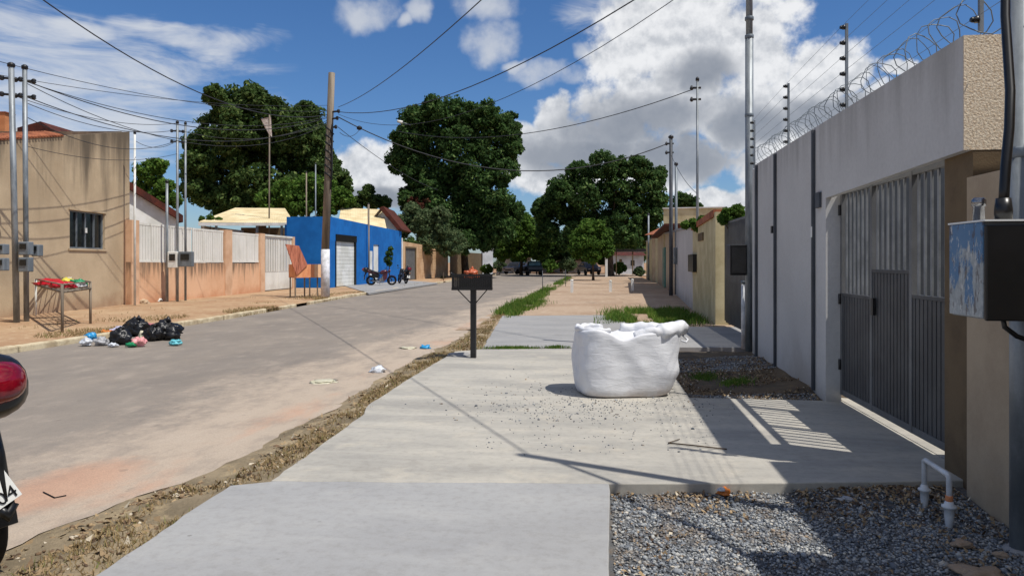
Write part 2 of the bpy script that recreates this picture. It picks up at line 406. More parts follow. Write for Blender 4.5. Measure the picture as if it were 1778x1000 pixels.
def mat_weathered(name, c1, c2, stain, ztop, zspan, streak=1.0, bottom=None, k0=.35, k1=1.25, ks=.8, kb=.55):
    """plaster with dark mould runs below its top edge"""
    m, nt, b, pos, g = base_mat(name)
    s = nt.nodes.new('ShaderNodeSeparateXYZ'); nt.links.new(pos, s.inputs[0]); Z = E(nt, s.outputs[2])
    n1 = new_noise(nt, pos, .7, 7, .6); st = new_noise(nt, mapping(nt, pos, scale=(1, 1, .12)), 1.6*streak, 7, .6); n3 = new_noise(nt, pos, 26, 5, .7)
    c = mixc(nt, n1.ss(.3, .7), c1, c2)
    k = (Z-(ztop-zspan))/zspan + (st-.5)*2.6
    c = mixc(nt, k.ss(k0, k1)*ks, c, stain)
    low = (Z*-1 + (n1-.5)*1.5).ss(-.55, .1)
    c = mixc(nt, low*kb, c, bottom or S(150, 110, 84))
    c = mixc(nt, n3.ss(.3, .8)*.2, c, tuple(v*.5 for v in c2))
    nt.links.new(c, b.inputs['Base Color']); b.inputs['Roughness'].default_value = .95; b.inputs['Specular IOR Level'].default_value = .15
    set_bump(nt, b, n3, .3, .01); return m
M['road'] = mat_road()
M['conc_near'] = mat_concrete('smooth_grey_concrete', S(166, 166, 165), S(155, 155, 155), S(174, 173, 170))
M['conc_mid'] = mat_concrete('pale_worn_concrete', S(186, 181, 170), S(160, 157, 150), S(200, 191, 174))
M['conc_far'] = mat_concrete('dull_grey_concrete', S(160, 159, 158), S(146, 146, 146), S(170, 167, 162))
M['kerb'] = pm('kerb_stone', S(214, 200, 168), S(176, 158, 128), 3, .95, bump=.5, bscale=20, bd=.02)
M['soil'] = mat_dirt('bare_tan_soil', S(168, 136, 106), S(152, 116, 88), S(186, 158, 128))
M['redsoil'] = mat_dirt('reddish_soil', S(184, 156, 124), S(166, 132, 102), S(206, 184, 152))
M['sandsoil'] = mat_dirt('packed_reddish_sand', S(178, 156, 134), S(160, 136, 114), S(198, 180, 158), .35)
M['verge'] = mat_dirt('dry_verge_soil', S(160, 144, 118), S(124, 112, 92), S(186, 166, 132), 2.2, .8)
M['litterbed'] = mat_dirt('leafy_soil', S(122, 106, 86), S(98, 90, 80), S(150, 130, 100), 1.5, 1.0)
M['gravelbed'] = mat_dirt('grey_gravel_bed', S(118, 118, 118), S(96, 98, 100), S(136, 118, 98), 2.5, 1.0)
M['stones'] = mat_islands('crushed_blue_grey_stone', [(0, S(140, 144, 148)), (.22, S(116, 121, 128)), (.46, S(164, 167, 168)), (.66, S(92, 97, 104)), (.78, S(186, 186, 182)), (.94, S(172, 152, 130)), (.97, S(210, 204, 192))], .9, S(132, 116, 98))
M['deadleaf'] = mat_islands('dead_leaves', [(0, S(150, 128, 98)), (.3, S(122, 100, 78)), (.55, S(170, 146, 112)), (.8, S(92, 74, 58)), (.94, S(206, 194, 172))])
M['leafA'] = mat_leaf('mango_foliage', S(52, 74, 34), S(86, 110, 56), S(128, 144, 82))
M['leafB'] = mat_leaf('deep_green_foliage', S(44, 68, 34), S(74, 104, 52), S(118, 140, 80))
M['leafC'] = mat_leaf('bright_green_foliage', S(62, 92, 34), S(92, 124, 48), S(132, 156, 74))
M['leafD'] = mat_leaf('dusty_green_foliage', S(72, 94, 62), S(108, 126, 86), S(140, 150, 106))
M['leafR'] = mat_leaf('reddish_foliage', S(110, 60, 48), S(84, 60, 44), S(120, 84, 60))
M['grass'] = mat_leaf('green_grass', S(78, 112, 42), S(108, 140, 58), S(150, 150, 80))
M['drygrass'] = mat_leaf('dry_grass', S(172, 150, 108), S(140, 120, 86), S(116, 124, 70), .15)
M['greyplaster'] = mat_weathered('mouldy_beige_plaster', S(200, 180, 150), S(178, 158, 130), S(88, 80, 70), 6.0, 2.8, 1.0, None, .1, 1.1, .9)
M['orangewall'] = mat_weathered('stained_orange_wall', S(230, 188, 152), S(214, 168, 132), S(92, 82, 70), 1.45, 1.0, 3.0, S(186, 116, 76))
M['whiteold'] = mat_weathered('grimy_white_paint', S(234, 232, 224), S(216, 214, 204), S(150, 146, 132), 3.6, 1.3, 1.8, S(180, 170, 156))
M['greywall'] = mat_weathered('grey_wall_paint', S(202, 201, 199), S(190, 189, 187), S(132, 130, 126), 3.1, .8, 2.6, S(150, 138, 120), .3, 1.5, .5, .5)
M['backwall'] = pm('pale_courtyard_wall', S(206, 208, 212), S(186, 188, 192), 1.2, .9)

# fabric for the big bag: woven plastic
def mat_fabric():
    m, nt, b, pos, g = base_mat('white_woven_plastic')
    t = nt.nodes.new('ShaderNodeTexCoord'); pos = t.outputs['Object']
    n1 = new_noise(nt, pos, 3, 6, .6); w = nt.nodes.new('ShaderNodeTexWave'); w.inputs['Scale'].default_value = 42; w.bands_direction = 'Z'; w.inputs['Distortion'].default_value = 1.0
    nt.links.new(pos, w.inputs['Vector'])
    w2 = nt.nodes.new('ShaderNodeTexWave'); w2.inputs['Scale'].default_value = 36; w2.bands_direction = 'DIAGONAL'; w2.inputs['Distortion'].default_value = 1.0
    nt.links.new(pos, w2.inputs['Vector'])
    c = mixc(nt, n1.ss(.35, .7), S(222, 223, 226), S(208, 209, 213))
    s = nt.nodes.new('ShaderNodeSeparateXYZ'); nt.links.new(pos, s.inputs[0]); Z = E(nt, s.outputs[2])
    c = mixc(nt, (Z*-1+(n1-.5)*.35).ss(-.12, .02)*.5, c, S(150, 126, 104))
    nt.links.new(c, b.inputs['Base Color']); b.inputs['Roughness'].default_value = .6
    n2 = new_noise(nt, mapping(nt, pos, scale=(1.2, 1.2, 3.5)), 5, 5, .6, .5)
    set_bump(nt, b, E(nt, w.outputs['Fac'])*.03+E(nt, w2.outputs['Fac'])*.02+n2*.75, .38, .028); return m
M['fabric'] = mat_fabric()
def mat_peeled():
    m, nt, b, pos, g = base_mat('box_with_torn_blue_sticker')
    n1 = new_noise(nt, mapping(nt, pos, scale=(1, 2.6, 1.2)), 3.2, 8, .7, .4); n2 = new_noise(nt, pos, 16, 6, .7); n3 = new_noise(nt, mapping(nt, pos, loc=(5, 2, 8), scale=(1, 4, 1.5)), 5, 6, .7)
    s = nt.nodes.new('ShaderNodeSeparateXYZ'); nt.links.new(pos, s.inputs[0]); Z = E(nt, s.outputs[2])
    c = mixc(nt, n2.ss(.3, .7), S(172, 178, 178), S(142, 148, 150))
    k = ((Z-1.47)*5+(n1-.5)*7).ss(-.1, .25)
    c = mixc(nt, k*.85, c, S(58, 112, 156)); c = mixc(nt, n3.ss(.54, .60)*.7, c, S(78, 66, 64)); c = mixc(nt, new_noise(nt, mapping(nt, pos, loc=(1, 9, 3), scale=(1, 5, 2)), 6, 8, .75).ss(.56, .6)*.7, c, S(206, 206, 202))
    nt.links.new(c, b.inputs['Base Color']); b.inputs['Roughness'].default_value = .6; return m
M['peeled'] = mat_peeled()
def flat(name, c, rough=.6, spec=.3): return pm(name, c, tuple(v*.85 for v in c), 6, rough, spec=spec, grain=.05)

# ------------------------------------------------------------------ ground
struct('ground', MB().add([(-900, -300, -.14), (900, -300, -.14), (900, 1500, -.14), (-900, 1500, -.14)], [(0, 1, 2, 3)]), M['soil'])
def catmull(pts, n=6):
    out = []
    P = [pts[0]]+list(pts)+[pts[-1]]
    for i in range(1, len(P)-2):
        for k in range(n):
            t = k/n; a, b, c, d = P[i-1], P[i], P[i+1], P[i+2]
            out.append(tuple(.5*((2*b[j])+(-a[j]+c[j])*t+(2*a[j]-5*b[j]+4*c[j]-d[j])*t*t+(-a[j]+3*b[j]-3*c[j]+d[j])*t**3) for j in range(2)))
    out.append(tuple(pts[-1])); return out
ZR = -.08
left_edge = [tuple(G(px, py, ZR).xy) for px, py in [(100, 601), (316, 567), (437, 547), (559, 525), (640, 511), (770, 491), (868, 477)]]
dv = Vector(left_edge[0])-Vector(left_edge[1]); dv.normalize()
left_edge = [tuple(Vector(left_edge[0])+dv*k) for k in (24, 12, 5)]+left_edge
right_edge = [tuple(G(px, py, ZR).xy) for px, py in [(-40, 985), (60, 930), (230, 868), (388, 812), (482, 762), (608, 692), (664, 657), (733, 620), (799, 587), (850, 552), (905, 520), (960, 496), (990, 480)]]
right_edge = [(right_edge[0][0]-.25, -12), (right_edge[0][0]-.1, 0)]+right_edge
re = catmull(right_edge, 8)
re = [(x+.10*mnoise.noise(Vector((x*.7, y*1.6, 0)))+.05*mnoise.noise(Vector((x*3, y*5, 3))), y) for x, y in re]
le = catmull(left_edge, 5)
poly = [Vector(p).to_3d() for p in le[::-1]]+[Vector(p).to_3d() for p in re]
YE = 96
def strip(name, A, B, z, m, nx=1):
    """sheet between two polylines sampled by arclength fraction"""
    def samp(P, t):
        L = [0]
        for a, b in zip(P, P[1:]): L.append(L[-1]+math.dist(a[:2], b[:2]))
        d = t*L[-1]
        for i in range(len(L)-1):
            if d <= L[i+1] or i == len(L)-2:
                k = (d-L[i])/(L[i+1]-L[i]+1e-9); return (P[i][0]+(P[i+1][0]-P[i][0])*k, P[i][1]+(P[i+1][1]-P[i][1])*k)
    mb = MB(); n = 420; vs = []; 
    for i in range(n+1):
        t = (i/n)**1.6; a, b = samp(A, t), samp(B, t)
        for j in range(nx+1):
            k = j/nx; vs.append((a[0]+(b[0]-a[0])*k, a[1]+(b[1]-a[1])*k, z(a[0]+(b[0]-a[0])*k, a[1]+(b[1]-a[1])*k, k) if callable(z) else z))
    fs = [(i*(nx+1)+j, i*(nx+1)+j+1, (i+1)*(nx+1)+j+1, (i+1)*(nx+1)+j) for i in range(n) for j in range(nx)]
    return mb.add(vs, fs, True)
# the road continues to a cross street at the far end
struct('road', strip('road', [(p[0], p[1]) for p in le], re, ZR, M['road']), M['road'])
A_, B_ = le[-1], re[-1]
xs = MB().add([(-90, 88, ZR-.012), (60, 88, ZR-.012), (60, 100, ZR-.012), (-90, 100, ZR-.012)], [(0, 1, 2, 3)])
struct('cross_street', xs, M['road'])
# dry verge between road and pavement slabs
slab_edge = [tuple(G(px, py).xy) for px, py in [(160, 1000), (400, 840), (470, 833), (632, 718), (700, 662), (790, 610), (835, 604), (872, 548), (930, 520), (1000, 480)]]
slab_edge = [(slab_edge[0][0]-.1, -12), (slab_edge[0][0]-.05, 0)]+slab_edge
def vz(x, y, k):
    e = math.sin(min(max(k, 0), 1)*math.pi)**.6
    return -.10+.07*k+e*.018*(1+1.6*mnoise.noise(Vector((x*3, y*3, 1))))+.03*mnoise.noise(Vector((x*9, y*9, 4)))*e
ve = [(x-.12, y) for x, y in re]
struct('verge', strip('verge', ve, [(x+.06, y) for x, y in catmull(slab_edge, 4)], vz, M['verge'], 14), M['verge'])

# left pavement: kerb and soil
lk = [Vector(p) for p in le]
mb = MB()
W = .16
acc = 0
for i in range(len(lk)-1):
    a, b = lk[i], lk[i+1]; d = (b-a); L = d.length
    if L < .01: continue
    n = max(1, int(L/1.0)); t = d/L
    for k in range(n):
        if random.random() < .12: continue
        p = a+t*(L*k/n+.015); q = a+t*(L*(k+1)/n-.015); s = Vector((-t.y, t.x))
        jj = random.uniform(-.015, .02); zt = random.uniform(.02, .05)
        mb.prism([(p+s*jj)[:], (q+s*jj)[:], (q+s*(W+jj))[:], (p+s*(W+jj))[:]], -.12, zt)
o = struct('kerb', mb, M['kerb']); bevel(o, .03, 2)
lp_out = [(-60, -20), (-60, 10), (-60, 30), (-60, 60), (-60, 100)]
inner = []
for i, p in enumerate(lk):
    t = (lk[min(i+1, len(lk)-1)]-lk[max(i-1, 0)]).normalized(); inner.append(tuple(p+Vector((-t.y, t.x))*(W+.0)))
def lz(x, y, k): return .0+.02*mnoise.noise(Vector((x*.8, y*.8, 0)))-.06*max(0, 1-k*200) 
struct('left_pavement', strip('lp', [(-62, p[1]) for p in inner], inner, lambda x, y, k: .0+.03*mnoise.noise(Vector((x*.7, y*.7, 0)))*(1-k)**.5 - (.01 if k > .99 else 0), M['redsoil'], 60), M['redsoil'])
# pale driveway in front of the blue building
dw = [G(598, 497), G(700, 487), G(760, 492), G(640, 510)]
struct('driveway', MB().prism([p.xy[:] for p in dw], -.05, .035), M['conc_far'])

# right side pavement slabs (real slabs, 10-12 cm thick)
def slab(name, pts, m, z1=0.0, z0=-.13):
    P = [Vector(tuple(p)[:2]) for p in pts]; Q = []
    for a, b in zip(P, P[1:]+P[:1]):
        n = max(1, int((b-a).length/.12)) if max(a.y, b.y) > 0 and (b-a).length < 14 else 1
        for k in range(n):
            q = a.lerp(b, k/n)
            if k: q = q+Vector((mnoise.noise(Vector((q.x*6, q.y*6, 1))), mnoise.noise(Vector((q.x*6, q.y*6, 8)))))*(.016 if q.x < -.5 else .006)+Vector((mnoise.noise(Vector((q.x*1.3, q.y*1.3, 1))), mnoise.noise(Vector((q.x*1.3, q.y*1.3, 8)))))*(.02 if q.x < -.5 else .003)
            Q.append(tuple(q))
    o = MB().prism(Q, z0, z1)
    o = struct(name, o, m); bevel(o, .008, 2); return o
WX = 2.43                                  # face of the grey wall
GP = lambda px, py: G(px, py)
s1 = [Vector((-2.45, -6)), Vector((-2.35, 0)), GP(160, 1000), GP(400, 841), GP(472, 834), GP(500, 829), GP(1056, 829), GP(1058, 841), Vector((GP(1058, 1000).x, GP(1058, 1000).y)), Vector((GP(1058, 1000).x, -6))]
slab('pavement_slab', [Vector((p.x, p.y)) for p in s1], M['conc_near'], -.004)
y_far = GP(900, 605).y
s2 = [GP(470, 834), GP(632, 718), GP(640, 702), GP(705, 660), GP(790, 610), GP(835, 606), GP(1000, 605), Vector((.95, 12.9)), Vector((1.0, 8.42)), Vector((2.62, 8.42)), Vector((2.62, 5.48)), GP(1590, 835), GP(1370, 838), GP(1100, 839)]
slab('pavement_slab', [Vector((p.x, p.y)) for p in s2], M['conc_mid'], 0)
s3 = [GP(838, 603), GP(872, 548), GP(1085, 546), GP(1093, 566), Vector((3.2, GP(1290, 566).y-.2)), Vector((3.2, GP(1290, 602).y)), GP(1170, 602)]
slab('pavement_slab', [Vector((p.x, p.y)) for p in s3], M['conc_far'], -.006)
print('slab3', [tuple(round(c, 2) for c in p[:2]) for p in s3])
# bed of gravel and leafy soil in front of the grey wall
def sheet(name, x0, x1, y0, y1, zf, m, nx=40, ny=40):
    vs = [(x0+(x1-x0)*i/nx, y0+(y1-y0)*j/ny, 0) for j in range(ny+1) for i in range(nx+1)]
    vs = [(x, y, zf(x, y)) for x, y, _ in vs]
    fs = [(j*(nx+1)+i, j*(nx+1)+i+1, (j+1)*(nx+1)+i+1, (j+1)*(nx+1)+i) for j in range(ny) for i in range(nx)]
    return struct(name, MB().add(vs, fs, True), m)
gz = lambda x, y: -.085+.02*mnoise.noise(Vector((x*2, y*2, 0)))+.035*max(0, min(1, (y-4.95)/.3))*(1 if x > 1.3 else .4)
sheet('gravel_bed', -.05, 3.0, -4, 5.8, gz, M['gravelbed'], 40, 120)
bz = lambda x, y: -.035+.02*mnoise.noise(Vector((x*2.4, y*2.4, 5)))+.10*max(0, (x-1.5)/1.0)*max(0, min(1, (y-8.3)*1.2))*max(0, min(1, (13.3-y)*.8))
sheet('leafy_bed', .9, 3.1, 8.1, 13.0, bz, M['litterbed'], 60, 80)
fz = lambda x, y: -.03+.015*mnoise.noise(Vector((x*1.5, y*1.5, 9)))
sheet('soil_strip', -3.3, 4.2, GP(900, 547).y-4, 90, lambda x, y: fz(x, y)-(.05 if x < -3 else 0), M['sandsoil'], 30, 120)
# yards behind the walls
struct('yard', MB().prism([(2.622, 5.9), (9, 5.9), (9, 12), (2.62, 12)], -.13, .002), M['conc_mid'])

# ------------------------------------------------------------------ scatter: stones, leaves, grass
ICO = None
def ico():
    bm = bmesh.new(); bmesh.ops.create_icosphere(bm, subdivisions=1, radius=1)
    V = np.array([v.co[:] for v in bm.verts]); Fc = np.array([[v.index for v in f.verts] for f in bm.faces]); bm.free(); return V, Fc
IV, IF = ico()
def scatter_stones(name, pts, size, m):
    n = len(pts); P = np.array(pts)
    s = size*np.exp(rng.normal(0, .35, n)); sc = s[:, None]*rng.uniform(.6, 1.15, (n, 3)); sc[:, 2] *= .75
    V = IV[None]*(1+rng.normal(0, .16, (n, len(IV), 1)))*sc[:, None, :]
    a = rng.uniform(0, 6.28, n); ca, sa = np.cos(a), np.sin(a)
    x = V[:, :, 0]*ca[:, None]-V[:, :, 1]*sa[:, None]; y = V[:, :, 0]*sa[:, None]+V[:, :, 1]*ca[:, None]
    V[:, :, 0], V[:, :, 1] = x, y
    V += P[:, None, :]
    Fc = IF[None]+(np.arange(n)*len(IV))[:, None, None]
    return np_mesh(name, V.reshape(-1, 3), Fc.reshape(-1, 3), m)
def scatter_quads(name, pts, size, m, tilt=.5, asp=1.6):
    n = len(pts); P = np.array(pts); a = rng.uniform(0, 6.28, n); s = size*rng.uniform(.5, 1.4, n)
    u = np.stack([np.cos(a), np.sin(a), rng.normal(0, tilt, n)], 1); w = np.stack([-np.sin(a), np.cos(a), rng.normal(0, tilt, n)], 1)
    u *= (s*.5*asp)[:, None]; w *= (s*.5)[:, None]
    V = np.stack([P-u, P-w*.8, P+u, P+w*.8], 1)
    Fc = np.arange(4*n).reshape(n, 4)
    return np_mesh(name, V.reshape(-1, 3), Fc, m)
def blades(name, pts, h, w, m, lean=.5):
    n = len(pts); P = np.array(pts); a = rng.uniform(0, 6.28, n); hh = h*rng.uniform(.4, 1.3, n); ww = w*rng.uniform(.6, 1.3, n)
    d = np.stack([np.cos(a), np.sin(a), np.zeros(n)], 1); b = rng.uniform(0, 6.28, n)
    l = np.stack([np.cos(b), np.sin(b), np.zeros(n)], 1)*(hh*rng.uniform(0, lean, n))[:, None]
    up = np.zeros((n, 3)); up[:, 2] = hh
    V = np.stack([P-d*ww[:, None], P+d*ww[:, None], P+d*ww[:, None]*.6+l*.4+up*.6, P-d*ww[:, None]*.6+l*.4+up*.6, P+l+up], 1)
    F4 = np.array([[0, 1, 2, 3]]); 
    Q = (np.arange(n)*5)[:, None]+np.array([0, 1, 2, 3]); T = (np.arange(n)*5)[:, None]+np.array([3, 2, 4])
    me = bpy.data.meshes.new(name); me.vertices.add(5*n); me.vertices.foreach_set('co', V.astype(np.float32).ravel())
    idx = np.concatenate([Q.ravel(), T.ravel()]); me.loops.add(len(idx)); me.loops.foreach_set('vertex_index', idx.astype(np.int32))
    me.polygons.add(2*n); me.polygons.foreach_set('loop_start', np.concatenate([np.arange(n)*4, 4*n+np.arange(n)*3]).astype(np.int32))
    me.polygons.foreach_set('loop_total', np.concatenate([np.full(n, 4), np.full(n, 3)]).astype(np.int32))
    me.update(calc_edges=True); me.materials.append(m); o = bpy.data.objects.new(name, me); COL.objects.link(o); return o
def stuff(o, label, cat): o['kind'] = 'stuff'; o['label'] = label; o['category'] = cat; return o
def U(a, b): return random.uniform(a, b)
xg0 = s1[7].x+.01
pts = []
while len(pts) < 30000:
    x, y = U(xg0, 2.42), U(2.9, 5.42)
    if y > 5.05 and random.random() < .5*(1 if x > 1.3 else .7): continue
    pts.append((x, y, gz(x, y)+U(-.002, .010)))
stuff(scatter_stones('gravel', pts, .0078, M['stones']), 'blue grey crushed stone bed beside the near concrete slab', 'gravel')
pts = []
while len(pts) < 8000:
    x, y = U(1.0, 2.4), U(8.45, 12.0)
    d = mnoise.noise(Vector((x*1.3, y*1.0, 2)))
    near = y < 8.75 or y > 10.5
    if not near and d < .25: continue
    pts.append((x, y, bz(x, y)+U(0, .008)))
for _ in range(750):                                   # loose stones strewn over the slab
    px, py = random.gauss(1020, 110), 700+abs(random.gauss(0, 22))-U(0, 60)*random.random()
    p = GP(px, py); pts.append((p.x, p.y, .004))
for _ in range(260):
    p = GP(U(820, 1240), U(640, 790)); pts.append((p.x, p.y, .003))
stuff(scatter_stones('gravel', pts, .0068, M['stones']), 'grey crushed stone spilled behind and before the big white bag', 'gravel')
pts = []
for _ in range(5500):
    x = U(xg0, 2.4); y = U(3.0, 5.42) if random.random() < .55 else 5.42-random.expovariate(5)
    if mnoise.noise(Vector((x*2.2, y*2.2, 7)))+(.5 if y > 4.98 else 0)+(.15 if x > 1.2 else 0) < U(.1, .3): continue
    pts.append((x, y, gz(x, y)+U(.006, .022)))
for _ in range(5200):
    x, y = U(1.0, 2.42), U(8.4, 12.0)
    if mnoise.noise(Vector((x*1.8, y*1.8, 3))) < -.15: continue
    pts.append((x, y, bz(x, y)+U(.004, .02)))
stuff(scatter_quads('dead_leaves', pts, .02, M['deadleaf']), 'brown dead leaves and twigs scattered over the gravel by the wall', 'leaf litter')
# dry grass on the verge
ce = catmull(slab_edge, 4)
def between(k0, k1, y0, y1, n, zf=lambda k: -.03):
    out = []
    A = [(p[0], p[1]) for p in re]; B = [(p[0], p[1]) for p in ce]
    def xa(P, y):
        for a, b in zip(P, P[1:]):
            if a[1] <= y <= b[1] and b[1] > a[1]: return a[0]+(b[0]-a[0])*(y-a[1])/(b[1]-a[1])
        return P[-1][0]
    while len(out) < n:
        y = y0+(y1-y0)*random.random()**1.3; k = U(k0, k1); a, b = xa(A, y), xa(B, y)
        x = a+(b-a)*k
        if mnoise.noise(Vector((x*2.5, y*1.4, 11))) < U(-.45, .25): continue
        out.append((x, y, vz(x, y, k)))
    return out
stuff(blades('dry_grass', between(.42, 1.0, 2.8, 11, 6500), .035, .0035, M['drygrass'], 1.4), 'short dry straw coloured grass along the road verge', 'grass')
stuff(blades('dry_grass', between(.2, 1.0, 10, 22, 4000), .05, .006, M['drygrass'], 1.2), 'dry tufts on the verge beyond the black litter bin', 'grass')
stuff(scatter_quads('dead_leaves', between(0, .9, 2.8, 16, 3500), .035, M['deadleaf']), 'dead leaves and dirt gathered along the road edge', 'leaf litter')
stuff(scatter_stones('pebbles', between(-.15, .8, 2.6, 16, 5200), .010, M['deadleaf']), 'small stones and crumbs along the road edge', 'pebbles')
pts = []
for _ in range(26000):
    t = random.random()**1.25; px = 868+(985-868)*t; py = 547+(482-547)*t; wd_ = 1.0+.9*math.exp(-((t-.3)/.16)**2)
    p = GP(px+random.gauss(9, 8)*(1-t*.6)*wd_, py+random.gauss(-2, 3)*(1-t*.7))
    if mnoise.noise(Vector((p.x*1.6, p.y*.45, 1))) < U(-.25, .12)+t*.15: continue
    pts.append((p.x, p.y, -.05))
stuff(blades('green_grass', pts, .17, .011, M['grass'], .8), 'long green grass strip beside the road beyond the slab', 'grass')
pts = []
for _ in range(30000):
    px, py = random.gauss(1135, 42), random.gauss(550, 6.5)
    if py > 567 or px < 1030 or py < 534: continue
    p = GP(px, py)
    if p.x > 2.75 or mnoise.noise(Vector((p.x*1.3, p.y*.9, 6))) < U(-.3, .15)+(.3 if px < 1085 else 0): continue
    pts.append((p.x, p.y, -.03))
stuff(blades('green_grass', pts, .15, .009, M['grass'], .9), 'green grass patch before the cream wall behind the white bag', 'grass')
pts = []
for cx, cy, rx_, ry_, n in [(890, 604, 45, 1.6, 1500), (965, 603, 20, 1.6, 600), (1280, 663, 26, 5, 900), (1225, 650, 25, 5, 700)]:
    for _ in range(n):
        p = GP(cx+random.gauss(0, rx_*.5), cy+random.gauss(0, ry_*.6)); pts.append((p.x, p.y, bz(p.x, p.y) if p.x > 1.0 else -.01))
stuff(blades('weeds', pts, .045, .005, M['grass'], 1.0), 'small green weeds in the slab joint and the leafy bed', 'weeds')
pts = []
for _ in range(26000):
    i = random.randrange(8, len(lk)-1); a, b = lk[i], lk[i+1]; t = (b-a).normalized(); off = -.02+random.expovariate(1.4)
    p = a+(b-a)*random.random()+Vector((-t.y, t.x))*off
    if p.y > 60 or mnoise.noise(Vector((p.x*.6, p.y*.35, 8))) < .12: continue
    pts.append((p.x, p.y, .0 if off > .1 else -.07))
stuff(blades('dry_grass', pts, .07, .008, M['drygrass'], 1.1), 'dry tufts along the far kerb of the left pavement', 'grass')

# ------------------------------------------------------------------ trees
def foliage(lobes, per_lobe, leaf, sub_n=26):
    """leaf quads on many small clumps that sit over larger lobes"""
    Vs = []
    for (c, r) in lobes:
        c = np.array(c); rr = np.array(r) if hasattr(r, '__len__') else np.array([r]*3)
        d = rng.normal(0, 1, (sub_n, 3)); d /= np.linalg.norm(d, axis=1)[:, None]
        rad = rng.uniform(.45, 1.0, sub_n)**.6
        sc = c+d*rad[:, None]*rr*.86; sr = rng.uniform(.14, .44, sub_n)*rr.mean()
        n = per_lobe; k = rng.integers(0, sub_n, n)
        e = rng.normal(0, 1, (n, 3)); e /= np.linalg.norm(e, axis=1)[:, None]; e[:, 2] *= .75
        p = sc[k]+e*(sr[k]*rng.uniform(.55, 1.08, n))[:, None]
        nr = e+rng.normal(0, .55, (n, 3))+np.array([0, 0, .35]); nr /= np.linalg.norm(nr, axis=1)[:, None]
        a = np.cross(nr, rng.normal(0, 1, (n, 3))); a /= np.linalg.norm(a, axis=1)[:, None]; b = np.cross(nr, a)
        s = leaf*rng.uniform(.6, 1.4, n)[:, None]; a *= s*.62; b *= s*.36
        Vs.append(np.stack([p-a, p-b, p+a, p+b], 1))
    V = np.concatenate(Vs).reshape(-1, 3); return V, np.arange(len(V)).reshape(-1, 4)
def tree(name, label, D, lobes_px, trunk_px, m, per=1500, leaf=.34, group=None, tr=.28, zb=0, dspread=.6, cat='tree', limbs=7, base=None):
    lobes = []
    rs = [l[2]/F*D for l in lobes_px]; ctr = np.mean([l[0] for l in lobes_px])
    W_ = (max(l[0]+l[2] for l in lobes_px)-min(l[0]-l[2] for l in lobes_px))/F*D/2
    for i, l in enumerate(lobes_px):
        e = (l[0]-ctr)/F*D; room = math.sqrt(max(0, W_*W_-e*e))-rs[i]
        dd = U(-1, 1)*max(0, room)*dspread
        p = at3(l[0], l[1], D); k = (D+dd)/D
        q = at3(l[0], l[1], D+dd)
        lobes.append((q[:], (rs[i]*k*1.0, rs[i]*k, rs[i]*k*.92)))
        if room > rs[i]*.8:      # fill the crown's depth as well as its width
            q2 = at3(l[0]+U(-.3, .3)*l[2], l[1]+U(0, .4)*l[2], D+room*U(.3, .9)*(1 if dd < 0 else -1)*dspread)
            lobes.append((q2[:], (rs[i]*.9,)*3))
    B = base if base is not None else at(trunk_px, D, zb)
    root = thing(name, label, cat, B, group)
    V, Fc = foliage(lobes, int(per*1.7), leaf*.72, 40); V = V-np.array(B[:])
    o = np_mesh('crown', V, Fc, m); o.parent = root
    mb = MB(); zs = [l[0][2] for l in lobes]; zlow = min(zs); top = np.array([np.mean([l[0][j] for l in lobes]) for j in range(3)])
    h1 = max(.6, zlow*.75)
    mid = Vector((B.x*.8+top[0]*.2, B.y*.8+top[1]*.2, h1)); up_ = Vector((top[0], top[1], (top[2]+h1)/2))
    mb.tube([B+Vector((0, 0, -.1)), B+Vector((0, 0, .35)), mid, up_], [tr*1.35, tr, tr*.82, tr*.45], 9)
    for c, r in random.sample(lobes, min(limbs, len(lobes))):
        c = Vector(c); s = mid.lerp(up_, U(.0, .8)); m1 = s.lerp(c, .5)+Vector((0, 0, -abs((c-s).length)*.1))
        mb.tube([s, m1, c], [tr*.42, tr*.28, tr*.1], 6)
    t = mb.build('trunk', M['bark'], root)
    return root
random.seed(11)
tree('mango_tree', 'very large dark green tree towering behind the houses left of the weathered pole', 72,
     [(400, 185, 38), (440, 170, 30), (470, 195, 34), (420, 220, 44), (375, 230, 38), (350, 285, 38), (345, 330, 34), (400, 290, 44), (455, 250, 44), (500, 215, 34),
      (530, 200, 32), (548, 235, 30), (505, 265, 44), (560, 280, 34), (585, 315, 28), (450, 320, 44), (520, 325, 42), (390, 345, 30), (575, 345, 26), (425, 355, 30), (490, 350, 30), (338, 250, 22), (370, 165, 20)], 455, M['leafA'], 1900, .40, tr=.5)
tree('leafy_tree', 'lighter green tree in front of the very large tree, behind the cream roofs', 60,
     [(470, 345, 24), (500, 330, 28), (540, 325, 30), (575, 335, 26), (520, 352, 28), (600, 345, 18), (560, 355, 22)], 530, M['leafC'], 1300, .26, tr=.18)
tree('leafy_tree', 'small light green tree between the plaster house and the very large tree', 50,
     [(258, 300, 24), (272, 288, 16), (285, 325, 18), (250, 325, 20), (300, 345, 14), (270, 345, 20)], 268, M['leafC'], 1100, .24, tr=.12)
tree('conical_tree', 'small pointed tree showing behind the gable with the brown bargeboard', 78,
     [(635, 340, 16), (640, 328, 10), (650, 348, 16), (618, 352, 14), (668, 350, 12)], 640, M['leafA'], 900, .3, tr=.15)
